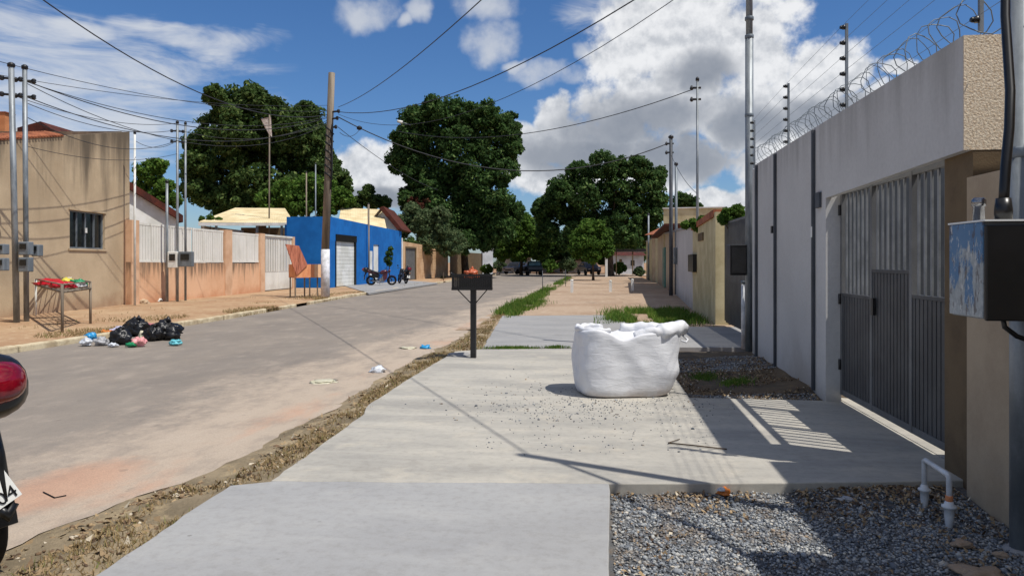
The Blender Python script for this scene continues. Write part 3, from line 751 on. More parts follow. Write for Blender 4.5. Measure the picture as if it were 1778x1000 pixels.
tree('mango_tree', 'tall rounded dark tree in the middle of the street view above the beige wall', 74,
     [(725, 205, 28), (760, 192, 32), (800, 200, 34), (845, 200, 30), (880, 218, 28), (705, 240, 28), (700, 280, 34), (745, 245, 42), (800, 250, 46), (855, 255, 40),
      (895, 250, 20), (720, 300, 28), (770, 305, 42), (830, 305, 42), (870, 290, 30), (790, 345, 44), (850, 345, 40), (885, 365, 28), (740, 325, 26),
      (715, 340, 22), (745, 360, 30), (735, 385, 24), (820, 385, 36), (862, 390, 32), (780, 375, 32), (800, 415, 26), (845, 415, 24)], 805, M['leafB'], 1900, .36, tr=.42, base=at(808, 77, 0))
tree('dusty_shrub_tree', 'dusty green tree with a reddish top leaning over the beige wall', 68,
     [(735, 385, 28), (705, 385, 20), (765, 400, 26), (715, 365, 16), (790, 420, 24), (745, 415, 22), (700, 400, 14), (765, 375, 20), (775, 425, 20)], 770, M['leafD'], 1400, .22, tr=.14, base=at(745, 73, 0))
tree('red_leaved_shrub', 'reddish brown leaved crown poking out above the dusty green tree', 71,
     [(722, 352, 15), (745, 348, 15), (735, 362, 14)], 735, M['leafR'], 900, .2, tr=.08)
tree('mango_tree', 'broad dark tree at the end of the right pavement behind the small round tree', 82,
     [(1005, 300, 26), (1045, 285, 28), (1075, 290, 22), (1110, 290, 24), (1140, 305, 20), (975, 330, 28), (1020, 335, 36), (1070, 330, 34), (1120, 335, 32), (945, 360, 24), (985, 370, 30),
      (1035, 380, 34), (1085, 375, 34), (1130, 375, 24), (950, 400, 22), (1000, 405, 24), (1095, 410, 28), (1125, 405, 18), (960, 335, 14), (1140, 350, 20), (1050, 410, 24)], 1060, M['leafB'], 1500, .38, tr=.4, dspread=.7)
tree('round_tree', 'small rounded bright green tree standing on the right pavement', 62,
     [(1025, 400, 22), (1005, 412, 20), (1048, 412, 20), (1025, 422, 26), (1000, 432, 16), (1052, 432, 16), (1028, 440, 18), (1015, 392, 12), (1040, 392, 12)], 1030, M['leafC'], 1300, .2, tr=.10)
tree('leafy_tree', 'green tree on the left side of the road just right of the tallest middle tree', 90,
     [(905, 385, 22), (890, 405, 24), (925, 410, 22), (880, 425, 18), (905, 430, 24), (935, 435, 18), (945, 420, 20), (870, 440, 14)], 905, M['leafC'], 1200, .34, tr=.2)
tree('leafy_tree', 'dark tree closing the far end of the road', 105,
     [(930, 395, 24), (960, 425, 24), (985, 420, 24), (940, 430, 22), (1005, 430, 20), (970, 440, 18), (880, 420, 22), (860, 430, 18), (1075, 435, 20), (1100, 440, 18), (900, 446, 13), (948, 448, 13), (985, 448, 14), (1050, 447, 14), (1095, 450, 12), (1020, 446, 14)], 960, M['leafB'], 1300, .42, tr=.22)
tree('leafy_tree', 'small tree peeping over the pale yellow house near the right poles', 70, [(1185, 345, 14), (1200, 350, 14), (1175, 355, 14), (1210, 358, 10)], 1190, M['leafB'], 900, .26, tr=.1)
tree('garden_shrub', 'bright green shrub showing above the cream wall', 22.5, [(1205, 388, 10), (1222, 382, 11), (1238, 380, 10), (1190, 390, 8), (1212, 394, 10), (1230, 392, 12)], 1218, M['leafC'], 700, .085, tr=.03, cat='shrub')
tree('garden_shrub', 'bright green shrub showing above the dark gate beside the tall pole', 17.5, [(1265, 372, 13), (1280, 366, 13), (1290, 378, 12), (1255, 380, 10), (1275, 385, 14)], 1275, M['leafC'], 800, .075, tr=.03, cat='shrub', base=at(1278, 17.5, 0))
tree('potted_plant', 'dark green plant standing against the blue wall behind the motorcycles', 52, [(676, 440, 7), (674, 450, 8), (678, 432, 5), (676, 458, 6)], 676, M['leafB'], 500, .11, tr=.04, cat='plant', base=at(676, 52, 0))
tree('street_shrub', 'pale green bush on the verge at the foot of the beige wall', 68, [(770, 484, 6), (764, 487, 5), (776, 487, 5)], 770, M['leafD'], 300, .13, tr=.03, cat='shrub', base=at(770, 61, 0))
tree('garden_shrub', 'low green creeper on the cream roof edge of the carport', 46, [(350, 380, 6), (365, 378, 7), (380, 382, 6)], 365, M['leafC'], 300, .12, tr=.03, cat='shrub')
for i, (px, D, yt, w_, lb) in enumerate([(868, 98, 452, 9, 'low bush left of the pale car at the road end'), (955, 99, 452, 10, 'low bush right of the dark pickup at the road end'), (985, 100, 450, 12, 'wider low bush at the road end before the long low house'), (1075, 92, 455, 9, 'low bush at the foot of the broad dark tree'), (1110, 84, 462, 7, 'low bush in front of the carport'), (845, 92, 458, 8, 'low bush beside the pale wall end')]):
    tree('street_shrub', lb, D, [(px, yt+6, w_), (px-w_*.8, yt+9, w_*.7), (px+w_*.8, yt+10, w_*.7), (px, yt+14, w_*.9)], px, M['leafC'] if i % 2 else M['leafD'], 350, .25, tr=.06, cat='shrub', group='bushes at the road end')
# a further line of trees beyond the far end and behind the rows, each its own tree
for i, (px, D, hh, wpx) in enumerate([(-60, 95, 385, 60), (60, 98, 395, 60), (700, 120, 410, 46), (770, 125, 400, 50), (1010, 135, 400, 50), (1130, 120, 400, 50), (1250, 85, 400, 60), (1400, 80, 380, 70), (1560, 75, 380, 80)]):
    names = ['leftmost low tree behind the plaster house', 'low tree behind the plaster house roof', 'low tree behind the conical tree', 'low tree far behind the tall middle tree',
             'far low tree beyond the end of the road', 'far low tree behind the broad dark tree', 'low tree hidden behind the cream wall', 'tree hidden behind the grey wall', 'rightmost tree hidden behind the grey wall']
    tree('background_tree', names[i], D, [(px+U(-.5, .5)*wpx, hh+U(-10, 40), wpx*U(.3, .45)) for _ in range(7)], px, M['leafA'], 500, .5, tr=.2, group='trees far behind the houses')

# ------------------------------------------------------------------ left row of buildings
# -- plaster house
hf = Fr(G(50, 547)+(G(50, 547)-G(225, 528))*1.4, G(225, 528)); SL = hf.L
root = thing('plaster_house', 'tall beige plaster house with mould stains and a barred dark window', 'house', hf.p(0, 0, 0))
uw0, uw1 = hf.sp(121), hf.sp(182); zw0, zw1 = hf.zp(150, 432), hf.zp(150, 368)
zl = hf.zp(0, 243)-(hf.zp(225, 229)-hf.zp(0, 243))*hf.sp(0)/(SL-hf.sp(0))
MB().wall(hf, 0, SL, -.1, zl, hf.zp(225, 229), .2, [(uw0, uw1, zw0, zw1)]).build('wall', M['greyplaster'], root)
MB().fbox(hf, SL-.2, SL, .2, 9, -.1, hf.zp(225, 229)-.02, None, None).build('wall', M['greyplaster'], root)
mb = MB(); n = 70; usl = hf.sp(110)
mb.fbox(hf, 0, usl, -.02, .35, zl, zl+.05, hf.zp(110, 237)-.0, hf.zp(110, 237)+.03)
for k in range(n):
    u = usl*k/n; z = zl+(hf.zp(110, 237)-zl)*k/n+.03
    mb.tube([hf.p(u, -.06, z), hf.p(u, .5, z+.12)], .035, 6)
mb.build('roof_edge', M['orangetile'], root)
a, b = hf.p(0, .3, zl-.15), hf.p(SL-.2, .3, 5.7)
MB().add([hf.p(0, .2, zl-.1), hf.p(SL-.2, .2, 5.75), hf.p(SL-.2, 9, 4.6), hf.p(0, 9, zl-1.3), hf.p(0, .2, zl-.2), hf.p(SL-.2, .2, 5.65), hf.p(SL-.2, 9, 4.5), hf.p(0, 9, zl-1.4)],
         [(0, 1, 2, 3), (7, 6, 5, 4), (0, 4, 5, 1), (1, 5, 6, 2), (2, 6, 7, 3), (3, 7, 4, 0)]).build('roof', M['orangetile'], root)
w = MB(); w.fbox(hf, uw0, uw1, .13, .15, zw0, zw1); wp = w.build('window', M['glass'], root)
fr_ = MB(); fw = .045
for k in range(5):
    u = uw0+(uw1-uw0-fw)*k/4; fr_.fbox(hf, u, u+fw*(1 if k in (0, 4) else .7), .07, .12, zw0, zw1)
fr_.fbox(hf, uw0+fw, uw1-fw, .072, .118, zw0, zw0+fw); fr_.fbox(hf, uw0+fw, uw1-fw, .072, .118, zw1-fw, zw1)
sub(fr_, 'frame', M['galv2'], wp)
hn = MB(); hn.fbox(hf, (uw0+uw1)/2-.05, (uw0+uw1)/2+.05, .05, .068, (zw0+zw1)/2-.08, (zw0+zw1)/2+.08); sub(hn, 'handle', M['white'], wp)
MB().fbox(hf, uw0-.08, uw1+.08, -.04, .06, zw0-.06, zw0-.003).build('sill', M['greyplaster'], root)
MB().fbox(hf, uw0-.06, uw1+.06, -.03, .0, zw1+.01, zw1+.06).build('lintel', M['greyplaster'], root)
# -- structures above it
D0 = 30
rt = thing('rooftop_house', 'white gabled house with dark red roof behind the plaster house', 'house', at(40, D0, 0))
rf = Fr(at(-30, D0), at(60, D0+.5))
MB().fpoly(rf, [(0, 0), (rf.L, 0), (rf.L, zat(222, D0)), (0, zat(218, D0))], 0, .2).build('wall', M['white'], rt)
f2 = Fr(at(28, D0-.6), at(140, D0-.6)); zz = lambda y: zat(y, D0-.6)
MB().fpoly(f2, [(f2.sp(30), zz(222)), (f2.sp(70), zz(211)), (f2.sp(112), zz(240)), (f2.sp(112), zz(246)), (f2.sp(30), zz(246))], 0, 3).build('roof', M['redroof'], rt)
ch = thing('orange_water_tower', 'square orange masonry block rising above the plaster house roof', 'tower', at(5, 27, 0))
cf = Fr(at(-60, 27), at(8, 27)); MB().fpoly(cf, [(0, 0), (cf.L, 0), (cf.L, zat(196, 27)), (0, zat(196, 27))], 0, .5).build('wall', M['orange'], ch)
MB().fbox(cf, -.05, cf.L+.05, -.03, .53, zat(196, 27)+.003, zat(196, 27)+.04).build('cap', M['orangetile'], ch)

# -- orange boundary wall with white railing
of = Fr(G(227, 529), G(512, 501)); OL = of.L
root = thing('boundary_wall', 'stained orange wall topped with white slatted railings', 'wall', of.p(0, 0, 0))
gu0, gu1 = of.sp(459), of.sp(507)
MB().wall(of, 0, gu0-.35, -.1, 1.5, 1.42, .18).build('wall', M['orangewall'], root)
ztop = lambda px: of.zp(px, 386+(407-386)*(px-240)/210)
for a, b in ((227, 240), (390, 402), (451, 459)):
    ua, ub = of.sp(a), of.sp(b); MB().fbox(of, ua, ub, -.04, .24, -.1, ztop((a+b)/2)+.06).build('pillar', M['orangeplain'], root)
for a, b in ((240, 296), (297, 335), (336, 390), (402, 451)):
    ua, ub = of.sp(a)+.02, of.sp(b)-.02; za, zb = 1.46, ztop((a+b)/2)
    mb = MB(); mb.fbox(of, ua, ub, .04, .09, za+.02, za+.10); mb.fbox(of, ua, ub, .04, .09, zb-.08, zb)
    n = max(4, int((ub-ua)/.17)); st = (ub-ua)/n
    for k in range(n): mb.fbox(of, ua+k*st, ua+k*st+st*.86, .05, .075, za+.10, zb-.08)
    for k in range(0, n, 5): mb.fbox(of, ua+k*st, ua+k*st+.05, .03, .047, za+.1, zb-.08)
    mb.build('railing', M['whiteold'], root)
zg = of.zp(480, 412)
g_ = MB(); g_.fbox(of, gu0+.02, gu1, .05, .07, .08, 1.0)
n = 17; st = (gu1-gu0-.02)/n
for k in range(n): g_.fbox(of, gu0+.02+k*st, gu0+.02+k*st+st*.62, .03, .048, 1.0, zg-.1)
g_.fbox(of, gu0+.02, gu1, .025, .085, zg-.1, zg); g_.fbox(of, gu0+.02, gu1, .025, .085, .05, .12)
for k in (0, .5, 1): g_.fbox(of, gu0+.02+(gu1-gu0-.1)*k, gu0+.1+(gu1-gu0-.1)*k, .02, .09, .08, zg)
g = g_.build('gate', M['whiteold'], root)
sub(MB().fbox(of, gu0+.02, gu1, -.04, .3, zg+.01, zg+.10), 'lintel', M['whiteold'], g)
MB().fbox(of, gu1+.01, gu1+.35, -.04, .24, -.1, zg+.1).build('pillar', M['orangeplain'], root)

# -- white house behind the orange wall (brown gable roof)
D0 = 36
root = thing('gabled_house', 'white house whose dark brown roof slopes down behind the orange wall', 'house', at(260, D0, 0))
f2 = Fr(at(190, D0), at(315, D0+1.9))
MB().fpoly(f2, [(0, 0), (f2.sp(312), 0), (f2.sp(312), f2.zp(312, 380)), (f2.sp(232), f2.zp(232, 325)), (0, f2.zp(190, 300))], .3, 4).build('wall', M['white'], root)
MB().fpoly(f2, [(f2.sp(a), f2.zp(a, b)) for a, b in ((185, 290), (318, 374), (318, 386), (185, 303))], 0, 4.3).build('roof', M['redroof'], root)

# -- cream roofed houses
def corrugated(mb, a, b, c, d, n=40, amp=.012):
    """sheet roof from eave a-b to ridge d-c with waves running up the slope"""
    vs = []
    for i in range(n*2+1):
        t = i/(n*2); off = Vector((0, 0, amp if i % 2 else 0))
        vs += [a.lerp(b, t)+off, d.lerp(c, t)+off]
    fs = [(2*i, 2*i+2, 2*i+3, 2*i+1) for i in range(n*2)]
    vs2 = [v-Vector((0, 0, .06)) for v in vs]; m = len(vs)
    fs += [tuple(x+m for x in f[::-1]) for f in fs]
    fs += [(0, 1, m+1, m), (2*n*2, m+2*n*2, m+2*n*2+1, 2*n*2+1)]
    fs += [(2*i+2, 2*i, m+2*i, m+2*i+2) for i in range(n*2)]+[(2*i+1, 2*i+3, m+2*i+3, m+2*i+1) for i in range(n*2)]
    return mb.add(vs+vs2, fs)
root = thing('cream_roofed_house', 'low house with a cream hipped roof and dark carport behind the orange wall', 'house', at(430, 47, 0))
e0, e1 = at3(345, 385, 45), at3(512, 389, 45); r0, r1 = at3(408, 361, 52), at3(495, 362, 52)
corrugated(MB(), e0, e1, r1, r0, 46).build('roof', M['creamroof'], root)
MB().add([e0, r0, at3(380, 372, 60), e0-Vector((0, 0, .06)), r0-Vector((0, 0, .06)), at3(380, 372, 60)-Vector((0, 0, .06))], [(0, 1, 2), (5, 4, 3), (0, 3, 4, 1), (1, 4, 5, 2), (2, 5, 3, 0)]).build('roof', M['creamroof'], root)
f2 = Fr(at(345, 44.9), at(512, 44.9))
MB().fbox(f2, 0, f2.L, -.05, .05, zat(392, 44.9), zat(387, 44.9)).build('fascia', M['white'], root)
for px in (372, 443, 486): MB().fbox(f2, f2.sp(px), f2.sp(px)+.12, .1, .22, 0, zat(392, 44.9)).build('post', M['galv2'], root)
MB().fbox(f2, 0, f2.L, 7, 7.2, 0, zat(386, 44.9)).build('wall', M['brown_and_shade'], root)
MB().fbox(f2, 0, .2, .3, 7, 0, zat(392, 44.9)).build('wall', M['whiteold'], root)
root = thing('cream_gabled_house', 'cream roofed house with white gable and brown bargeboard behind the blue building', 'house', at(640, 62, 0))
D1 = 60
corrugated(MB(), at3(585, 400, D1-8), at3(672, 400, D1-5), at3(664, 364, D1), at3(592, 361, D1), 26).build('roof', M['creamroof'], root)
f2 = Fr(at(640, D1-2), at(700, D1-2)); z_ = lambda y: zat(y, D1-2)
MB().fpoly(f2, [(f2.sp(645), 0), (f2.sp(692), 0), (f2.sp(690), z_(396)), (f2.sp(665), z_(368)), (f2.sp(645), z_(392))], 0, .3).build('wall', M['white'], root)
MB().fpoly(f2, [(f2.sp(660), z_(362)), (f2.sp(667), z_(359)), (f2.sp(700), z_(399)), (f2.sp(692), z_(400))], -.5, 5).build('bargeboard', M['redroof'], root)
MB().fpoly(f2, [(f2.sp(662), z_(362)), (f2.sp(667), z_(362)), (f2.sp(646), z_(386)), (f2.sp(643), z_(385))], -.25, -.02).build('bargeboard', M['bark'], root)

# -- blue building
C0 = G(572, 500); bf = Fr(C0, G(697, 488.3)); root = thing('blue_building', 'bright blue flat fronted shop building with a white shutter door', 'building', C0)
ht0, ht1 = bf.zp(572, 376), bf.zp(697, 402)
d0, d1 = bf.sp(583), bf.sp(617); zd = bf.zp(600, 409)
n0, n1 = bf.sp(648.5), bf.sp(658); zn = bf.zp(653, 425)
MB().wall(bf, 0, bf.L, -.05, ht0, ht1, .2, [(d0, d1, 0, zd), (n0, n1, 0, zn)]).build('wall', M['blue'], root)
wdt = 2.6
side = Fr(C0-bf.t*0-bf.n*wdt, C0-bf.n*.002)
MB().fbox(side, 0, side.L-.2, 0, .2, -.05, ht0-.003).build('wall', M['blue'], root)
MB().fbox(bf, .2, bf.L, .2, wdt, min(ht0, ht1)-.45, min(ht0, ht1)-.3).build('roof', M['conc_far'], root)
MB().fbox(bf, .2, bf.L, wdt, wdt+.2, 0, min(ht0, ht1)-.2).build('wall', M['blue'], root)
MB().fbox(bf, bf.sp(636), bf.sp(638.5), -.06, -.003, 0, bf.zp(637, 392)).build('pilaster', M['blue'], root)
z2 = bf.zp(600, 420)
dd = MB(); n = 12
dd.fbox(bf, d0+.05, d1-.05, .10, .12, .03, z2)
for k in range(n): dd.fbox(bf, d0+.05, d1-.05, .075, .097, .05+(z2-.05)*k/n, .05+(z2-.05)*(k+.93)/n)
dd.build('shutter_door', M['white'], root)
bb = MB(); bb.fbox(bf, d0-.03, d1+.12, -.06, .10, z2+.005, zd+.02); bb.fbox(bf, d0-.10, d0+.045, -.03, .11, 0, z2); bb.fbox(bf, d1-.045, d1+.12, -.03, .11, 0, z2); bb.build('door_frame', M['black'], root)
mb = MB(); mb.fbox(bf, n0, n1, .06, .1, .03, zn); mb.build('door', M['white'], root)
MB().fbox(bf, bf.sp(641), bf.sp(645.5), -.05, -.003, .6, bf.zp(643, 436)).build('panel', M['white'], root)

# -- beige wall beyond
wf = Fr(G(698, 487.8), G(778, 480)); root = thing('beige_brick_wall', 'pale beige block wall with a grey metal door beyond the blue building', 'wall', wf.p(0, 0, 0))
da, db = wf.sp(704), wf.sp(722); zt0, zt1 = wf.zp(700, 419), wf.zp(775, 433); zd = wf.zp(713, 429)
MB().wall(wf, 0, wf.L, -.05, zt0, zt1, .18, [(da, db, 0, zd)]).build('wall', M['brick'], root)
MB().fbox(wf, -.35, -.02, -.08, .25, -.05, zt0+.25).build('pillar', M['white'], root)
mb = MB(); mb.fbox(wf, da+.03, db-.03, .08, .1, .03, zd-.12)
for k in range(9): mb.fbox(wf, da+.05+(db-da-.1)*k/9, da+.08+(db-da-.1)*k/9, .05, .078, .1, zd-.2)
mb.build('door', M['gate'], root)
mb = MB(); mb.fbox(wf, da-.06, da+.025, -.03, .15, 0, zd+.03); mb.fbox(wf, db-.025, db+.1, -.03, .15, 0, zd+.03); mb.fbox(wf, da+.03, db-.03, -.028, .148, zd-.1, zd+.027); mb.build('door_frame', M['brown_and_shade'], root)
mb = MB()
for k in range(1, 12): mb.fbox(wf, db+.12, wf.L-.02, -.008, -.002, k*.26, k*.26+.02)
mb.build('courses', M['brick'], root)
# dark boards added for the shade beneath the tall middle tree, and pale wall
wf = Fr(G(782, 480), G(838, 475)); root = thing('shade_boards', 'dark board fence added to stand in for deep shade under the tall middle tree', 'fence', wf.p(0, 0, 0))
mb = MB(); n = 30
for k in range(n): mb.fbox(wf, wf.L*k/n, wf.L*(k+.9)/n, 0, .05, 0, 2.6)
mb.build('boards', M['brown_and_shade'], root); MB().fbox(wf, 0, wf.L, .052, .1, .5, .6).build('rail', M['bark'], root)
wf = Fr(at(838, 96), at(856, 97)); root = thing('pale_house_corner', 'pale grey wall end standing behind the black litter bin at the road side', 'wall', wf.p(0, 0, 0))
MB().fbox(wf, 0, wf.L, 0, .3, -.1, zat(433, 96)).build('wall', M['backwall'], root); MB().fbox(wf, -.1, wf.L+.1, -.1, .4, zat(433, 96)+.003, zat(431, 96)).build('coping', M['white'], root)

# far end buildings
def farhouse(name, label, x0, x1, D, ytop, yroof, m, mr, doors=()):
    f = Fr(at(x0, D), at(x1, D)); r = thing(name, label, 'house', f.p(0, 0, 0))
    hz = zat(ytop, D); hs_ = [(f.sp(a), f.sp(b), 0.0 if k == 'd' else 1.0, zat(c, D)) for a, b, c, k in doors]
    MB().wall(f, 0, f.L, -.1, hz, hz, .2, hs_).build('wall', m, r)
    MB().fbox(f, 0, .2, .2, 6, -.1, hz).build('wall', m, r); MB().fbox(f, f.L-.2, f.L, .2, 6, -.1, hz).build('wall', m, r)
    rz = zat(yroof, D)
    MB().add([f.p(-.3, -.5, hz+.02), f.p(f.L+.3, -.5, hz+.02), f.p(f.L+.3, 3, rz), f.p(-.3, 3, rz), f.p(-.3, 6.4, hz+.02), f.p(f.L+.3, 6.4, hz+.02)], [(0, 1, 2, 3), (3, 2, 5, 4), (0, 3, 4), (1, 5, 2), (0, 4, 5, 1)]).build('roof', mr, r)
    for (a, b, z0, z1) in hs_:
        MB().fbox(f, a, b, .1, .14, z0+.01, z1).build('window' if z0 > .5 else 'door', M['glass'] if z0 > .5 else M['brown_and_shade'], r)
    return r
farhouse('far_house', 'low white house facing down the end of the road', 862, 922, 108, 447, 436, M['white'], M['redroof'], [(872, 877, 452, 'w'), (890, 895, 450, 'd'), (908, 914, 452, 'w')])
farhouse('far_house', 'long pale grey low house at the end of the road right of the pickup', 940, 1020, 110, 450, 440, M['backwall'], M['orangetile'], [(950, 956, 455, 'w'), (972, 977, 453, 'd'), (992, 1000, 455, 'w')])
farhouse('far_house', 'pale house in tree shade at the end of the right pavement', 1060, 1118, 98, 444, 436, M['backwall'], M['redroof'], [(1075, 1080, 450, 'd'), (1095, 1102, 452, 'w')])
root = thing('carport', 'dark flat carport roof on posts at the end of the right pavement', 'carport', at(1095, 88, 0))
f2 = Fr(at(1068, 88), at(1128, 88)); MB().fbox(f2, 0, f2.L, 0, 4, zat(437, 88), zat(432, 88)).build('roof', M['dark'], root)
for u in (.1, f2.L*.5, f2.L-.2): MB().fbox(f2, u, u+.12, .1, .22, 0, zat(437, 88)).build('post', M['brown_and_shade'], root)

# ------------------------------------------------------------------ right side: grey wall with gate
WH = 3.02; GX = 2.58; Y0, Y1 = 5.32, 12.08; JY = 8.37; LZ = 2.22
root = thing('grey_wall', 'tall smooth grey garden wall with a lintel over the slatted gate', 'wall', (WX, Y0, 0))
gw = Fr((WX, Y1), (WX, Y0))                 # u grows towards the camera
uJ = Y1-JY; uE = Y1-Y0
MB().fbox(gw, 0, uJ, 0, .16, -.1, WH).build('wall', M['greywall'], root)
MB().fbox(gw, uJ, uE, 0, .06, LZ-.03, WH, LZ+.03, WH).build('lintel', M['greywall'], root)
# near pillar and return wall; eave shade on the beige render is painted brown
MB().fbox(gw, uE-.42, uE-.155, .065, .4, -.1, 2.7).build('pillar', M['brown_and_shade'], root)
rf_ = Fr((WX+.002, Y0), (7.5, Y0))
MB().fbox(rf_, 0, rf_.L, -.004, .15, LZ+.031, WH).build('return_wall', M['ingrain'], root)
MB().fbox(rf_, .06, rf_.L, -.001, .148, -.1, LZ+.030).build('return_wall', M['brown_and_shade'], root)
for u, w_ in ((Y1-8.78, .05), (Y1-10.63, .055), (Y1-11.86, .06)):
    z0_ = .05
    MB().fbox(gw, u-w_/2, u+w_/2, -.035, -.002, z0_, WH-.03).build('downpipe', M['pipe'], root)
MB().fbox(gw, Y1-8.67, Y1-8.52, -.03, -.002, 2.10, 2.27).build('intercom', M['pipe'], root)
MB().fbox(gw, Y1-10.75, Y1-10.66, -.05, -.002, 1.9, 2.0).build('bracket', M['dark'], root)
MB().fbox(gw, Y1-8.80, Y1-8.755, -.04, -.036, 1.78, 1.9).build('clip', M['white'], root)
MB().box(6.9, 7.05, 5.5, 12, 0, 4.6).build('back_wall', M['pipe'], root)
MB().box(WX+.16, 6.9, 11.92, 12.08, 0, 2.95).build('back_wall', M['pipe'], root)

# gate of vertical slats: solid lower panels, open bars above
root = thing('slatted_gate', 'grey metal driveway gate with open bars above solid panels', 'gate', (GX, 5.74, 0))
gf = Fr((GX, JY-.01), (GX, 5.745)); L = gf.L
def gs(px): return gf.sp(px)
a1, a2 = gs(1513), gs(1582)
secs = [(0.03, a1, 1.14), (a1, a2, 1.40), (a2, L-.03, 1.20)]
GT = 2.27; GB = .08
fr2 = MB(); fr2.fbox(gf, 0, L, .0, .05, GT-.05, GT); 
fr2.fbox(gf, 0, L, .0, .05, GB, GB+.06)
for u in (0, a1-.03, a2-.03, L-.05): fr2.fbox(gf, u, u+.05, -.004, .054, GB+.001, GT-.001)
fr2.build('frame', M['gate'], root)
for i, (ua, ub, zp) in enumerate(secs):
    mb = MB(); n = max(5, int((ub-ua)/.075)); st = (ub-ua)/n
    mb.fbox(gf, ua+.02, ub-.02, .025, .03, GB+.06, zp)
    for k in range(n): mb.fbox(gf, ua+st*k+.008, ua+st*(k+1)-.008, .004, .024, GB+.061, zp-.002)
    mb.fbox(gf, ua+.01, ub-.01, -.002, .045, zp, zp+.03)
    mb.build('lower_panel', M['gatedark'], root)
    n = max(4, int((ub-ua)/.115)); st = (ub-ua-.04)/n
    for k in range(n):
        u = ua+.03+st*(k+.5)
        MB().fbox(gf, u-.014, u+.014, .018, .032, zp+.03, GT-.05).build('bar', M['barpaint'], root)
MB().fbox(gf, a1+.06, a1+.12, -.03, -.005, 1.0, 1.16).build('lock', M['dark'], root)
for u_ in (.02, L-.03):
    for z_h in (.35, 1.05, 2.0): MB().tube([gf.p(u_, -.015, z_h), gf.p(u_, -.015, z_h+.11)], .016, 8).build('hinge', M['dark'], root)

# concertina razor wire
mb = MB(); pts = []; tot = 6.8; turns = 33
for i in range(turns*14+1):
    t = i/(turns*14); y = Y1-.05-(t*tot); a = 2*math.pi*turns*t
    rr = .15+.012*math.sin(i*1.7)
    pts.append((WX+.1+rr*math.cos(a), y+.05*math.sin(a*.5+t*9), WH+.135+rr*math.sin(a)))
mb.tube(pts, .0040, 4)
for i in range(3, len(pts)-1, 7):
    p = Vector(pts[i]); q = Vector(pts[i+1]); d = (q-p).normalized(); s = Vector((0, 0, 1)).cross(d)*.014
    mb.add([p-d*.018+s*.8, p-s*.4, p+d*.018+s*.8, p+s*.4], [(0, 1, 2, 3)])
tag(mb.build('razor_wire', M['galv2']), 'coiled razor wire along the top of the grey wall', 'razor wire', base=(WX+.1, Y0, WH))
# electric fence
posts = []
labs = ['nearest electric fence post, cut off by the top of the photo', 'second nearest fence post with six black insulators above the gate lintel',
        'third fence post, between the gate lintel and the tall pole', 'farthest fence post on the grey wall, beside the tall pole']
tops = [3.95, 3.93, 3.88, 3.80]
for i, px in enumerate((1703, 1470, 1369, 1310)):
    k = (px-889)/F; D = (WX+.08)/(k*rx+fx); p = at(px, D, WH-.002); 
    r_ = thing('fence_post', labs[i], 'fence post', p, 'electric fence posts on the grey wall')
    MB().box(p.x-.013, p.x+.013, p.y-.013, p.y+.013, WH, tops[i]).build('post', M['galv'], r_)
    for j in range(6):
        z = WH+.08+j*(tops[i]-WH-.12)/5
        mb = MB(); mb.tube([(p.x-.013, p.y-.01, z), (p.x-.055, p.y-.01, z)], [.012, .02], 10); mb.tube([(p.x-.055, p.y-.01, z), (p.x-.07, p.y-.01, z)], [.02, .014], 10)
        mb.tube([(p.x-.03, p.y-.01, z-.02), (p.x-.03, p.y-.01, z+.02)], [.018, .018], 8); mb.build('insulator', M['black'], r_)
    posts.append((p, tops[i]))
for j in range(6):
    P = [Vector((p.x-.06, p.y-.01, WH+.08+j*(t-WH-.12)/5)) for p, t in posts]
    P.insert(0, P[0]+(P[0]-P[1])*.6)
    mb = MB(); mb.tube(P, .0022, 4)
    ordn = ['lowest', 'second lowest', 'third lowest', 'third highest', 'second highest', 'highest'][j]
    tag(mb.build('fence_wire', M['galv2']), f'{ordn} thin steel wire of the electric fence over the grey wall', 'wire', 'electric fence wires', base=P[0])

# neighbour's near wall, house and eave that shades it
root = thing('beige_wall', 'low brown beige garden wall at the right edge beside the near pole', 'wall', (WX, 5.2, -.1))
MB().box(WX, WX+.15, -3, 5.27, -.12, 2.06).build('wall', M['beige'], root)
root = thing('neighbour_house', 'house behind the low beige wall, its eave out of view at the right', 'house', (5, 2, 0))
MB().box(4.2, 9, -3, 4.7, -.1, 3.4).build('wall', M['beige'], root)
mb = MB(); mb.add([(3.0, -3, 3.52), (9, -3, 4.0), (9, 4.98, 4.0), (3.0, 4.98, 3.52), (3.0, -3, 3.60), (9, -3, 4.08), (9, 4.98, 4.08), (3.0, 4.98, 3.60)],
                  [(3, 2, 1, 0), (4, 5, 6, 7), (0, 1, 5, 4), (1, 2, 6, 5), (2, 3, 7, 6), (3, 0, 4, 7)]); mb.build('roof', M['orangetile'], root)

# PVC pipes by the wall
p1, p2 = G(1605, 884, -.09), G(1648, 916, -.09)
root = thing('pvc_pipe', 'white plastic pipe loop standing in the gravel by the gate end', 'pipe', p1)
t1, t2 = p1+Vector((0, 0, .31)), p2+Vector((0, 0, .30))
mb = MB(); mb.tube([p1+Vector((0, 0, .1)), t1-Vector((0, 0, .02)), t1+Vector((0, 0, .0)), t1.lerp(t2, .06)+Vector((0, 0, .012)), t1.lerp(t2, .94)+Vector((0, 0, .012)), t2, t2-Vector((0, 0, .02)), p2+Vector((0, 0, .13))], .0165, 12)
mb.build('pipe', M['pvc'], root)
for p, k in ((p1, 1), (p2, 1.12)):
    MB().lathe(p, [(.016*k, -.06), (.018*k, .02), (.024*k, .07), (.027*k, .118), (.038*k, .122), (.038*k, .134), (.026*k, .138), (.02*k, .16)], 16).build('socket', M['pvc'], root)
for a, b in ((.16, .19),): MB().lathe(p2, [(.019, a), (.021, a+.005), (.021, b), (.019, b+.004)], 12).build('coupling', M['wood'], root)

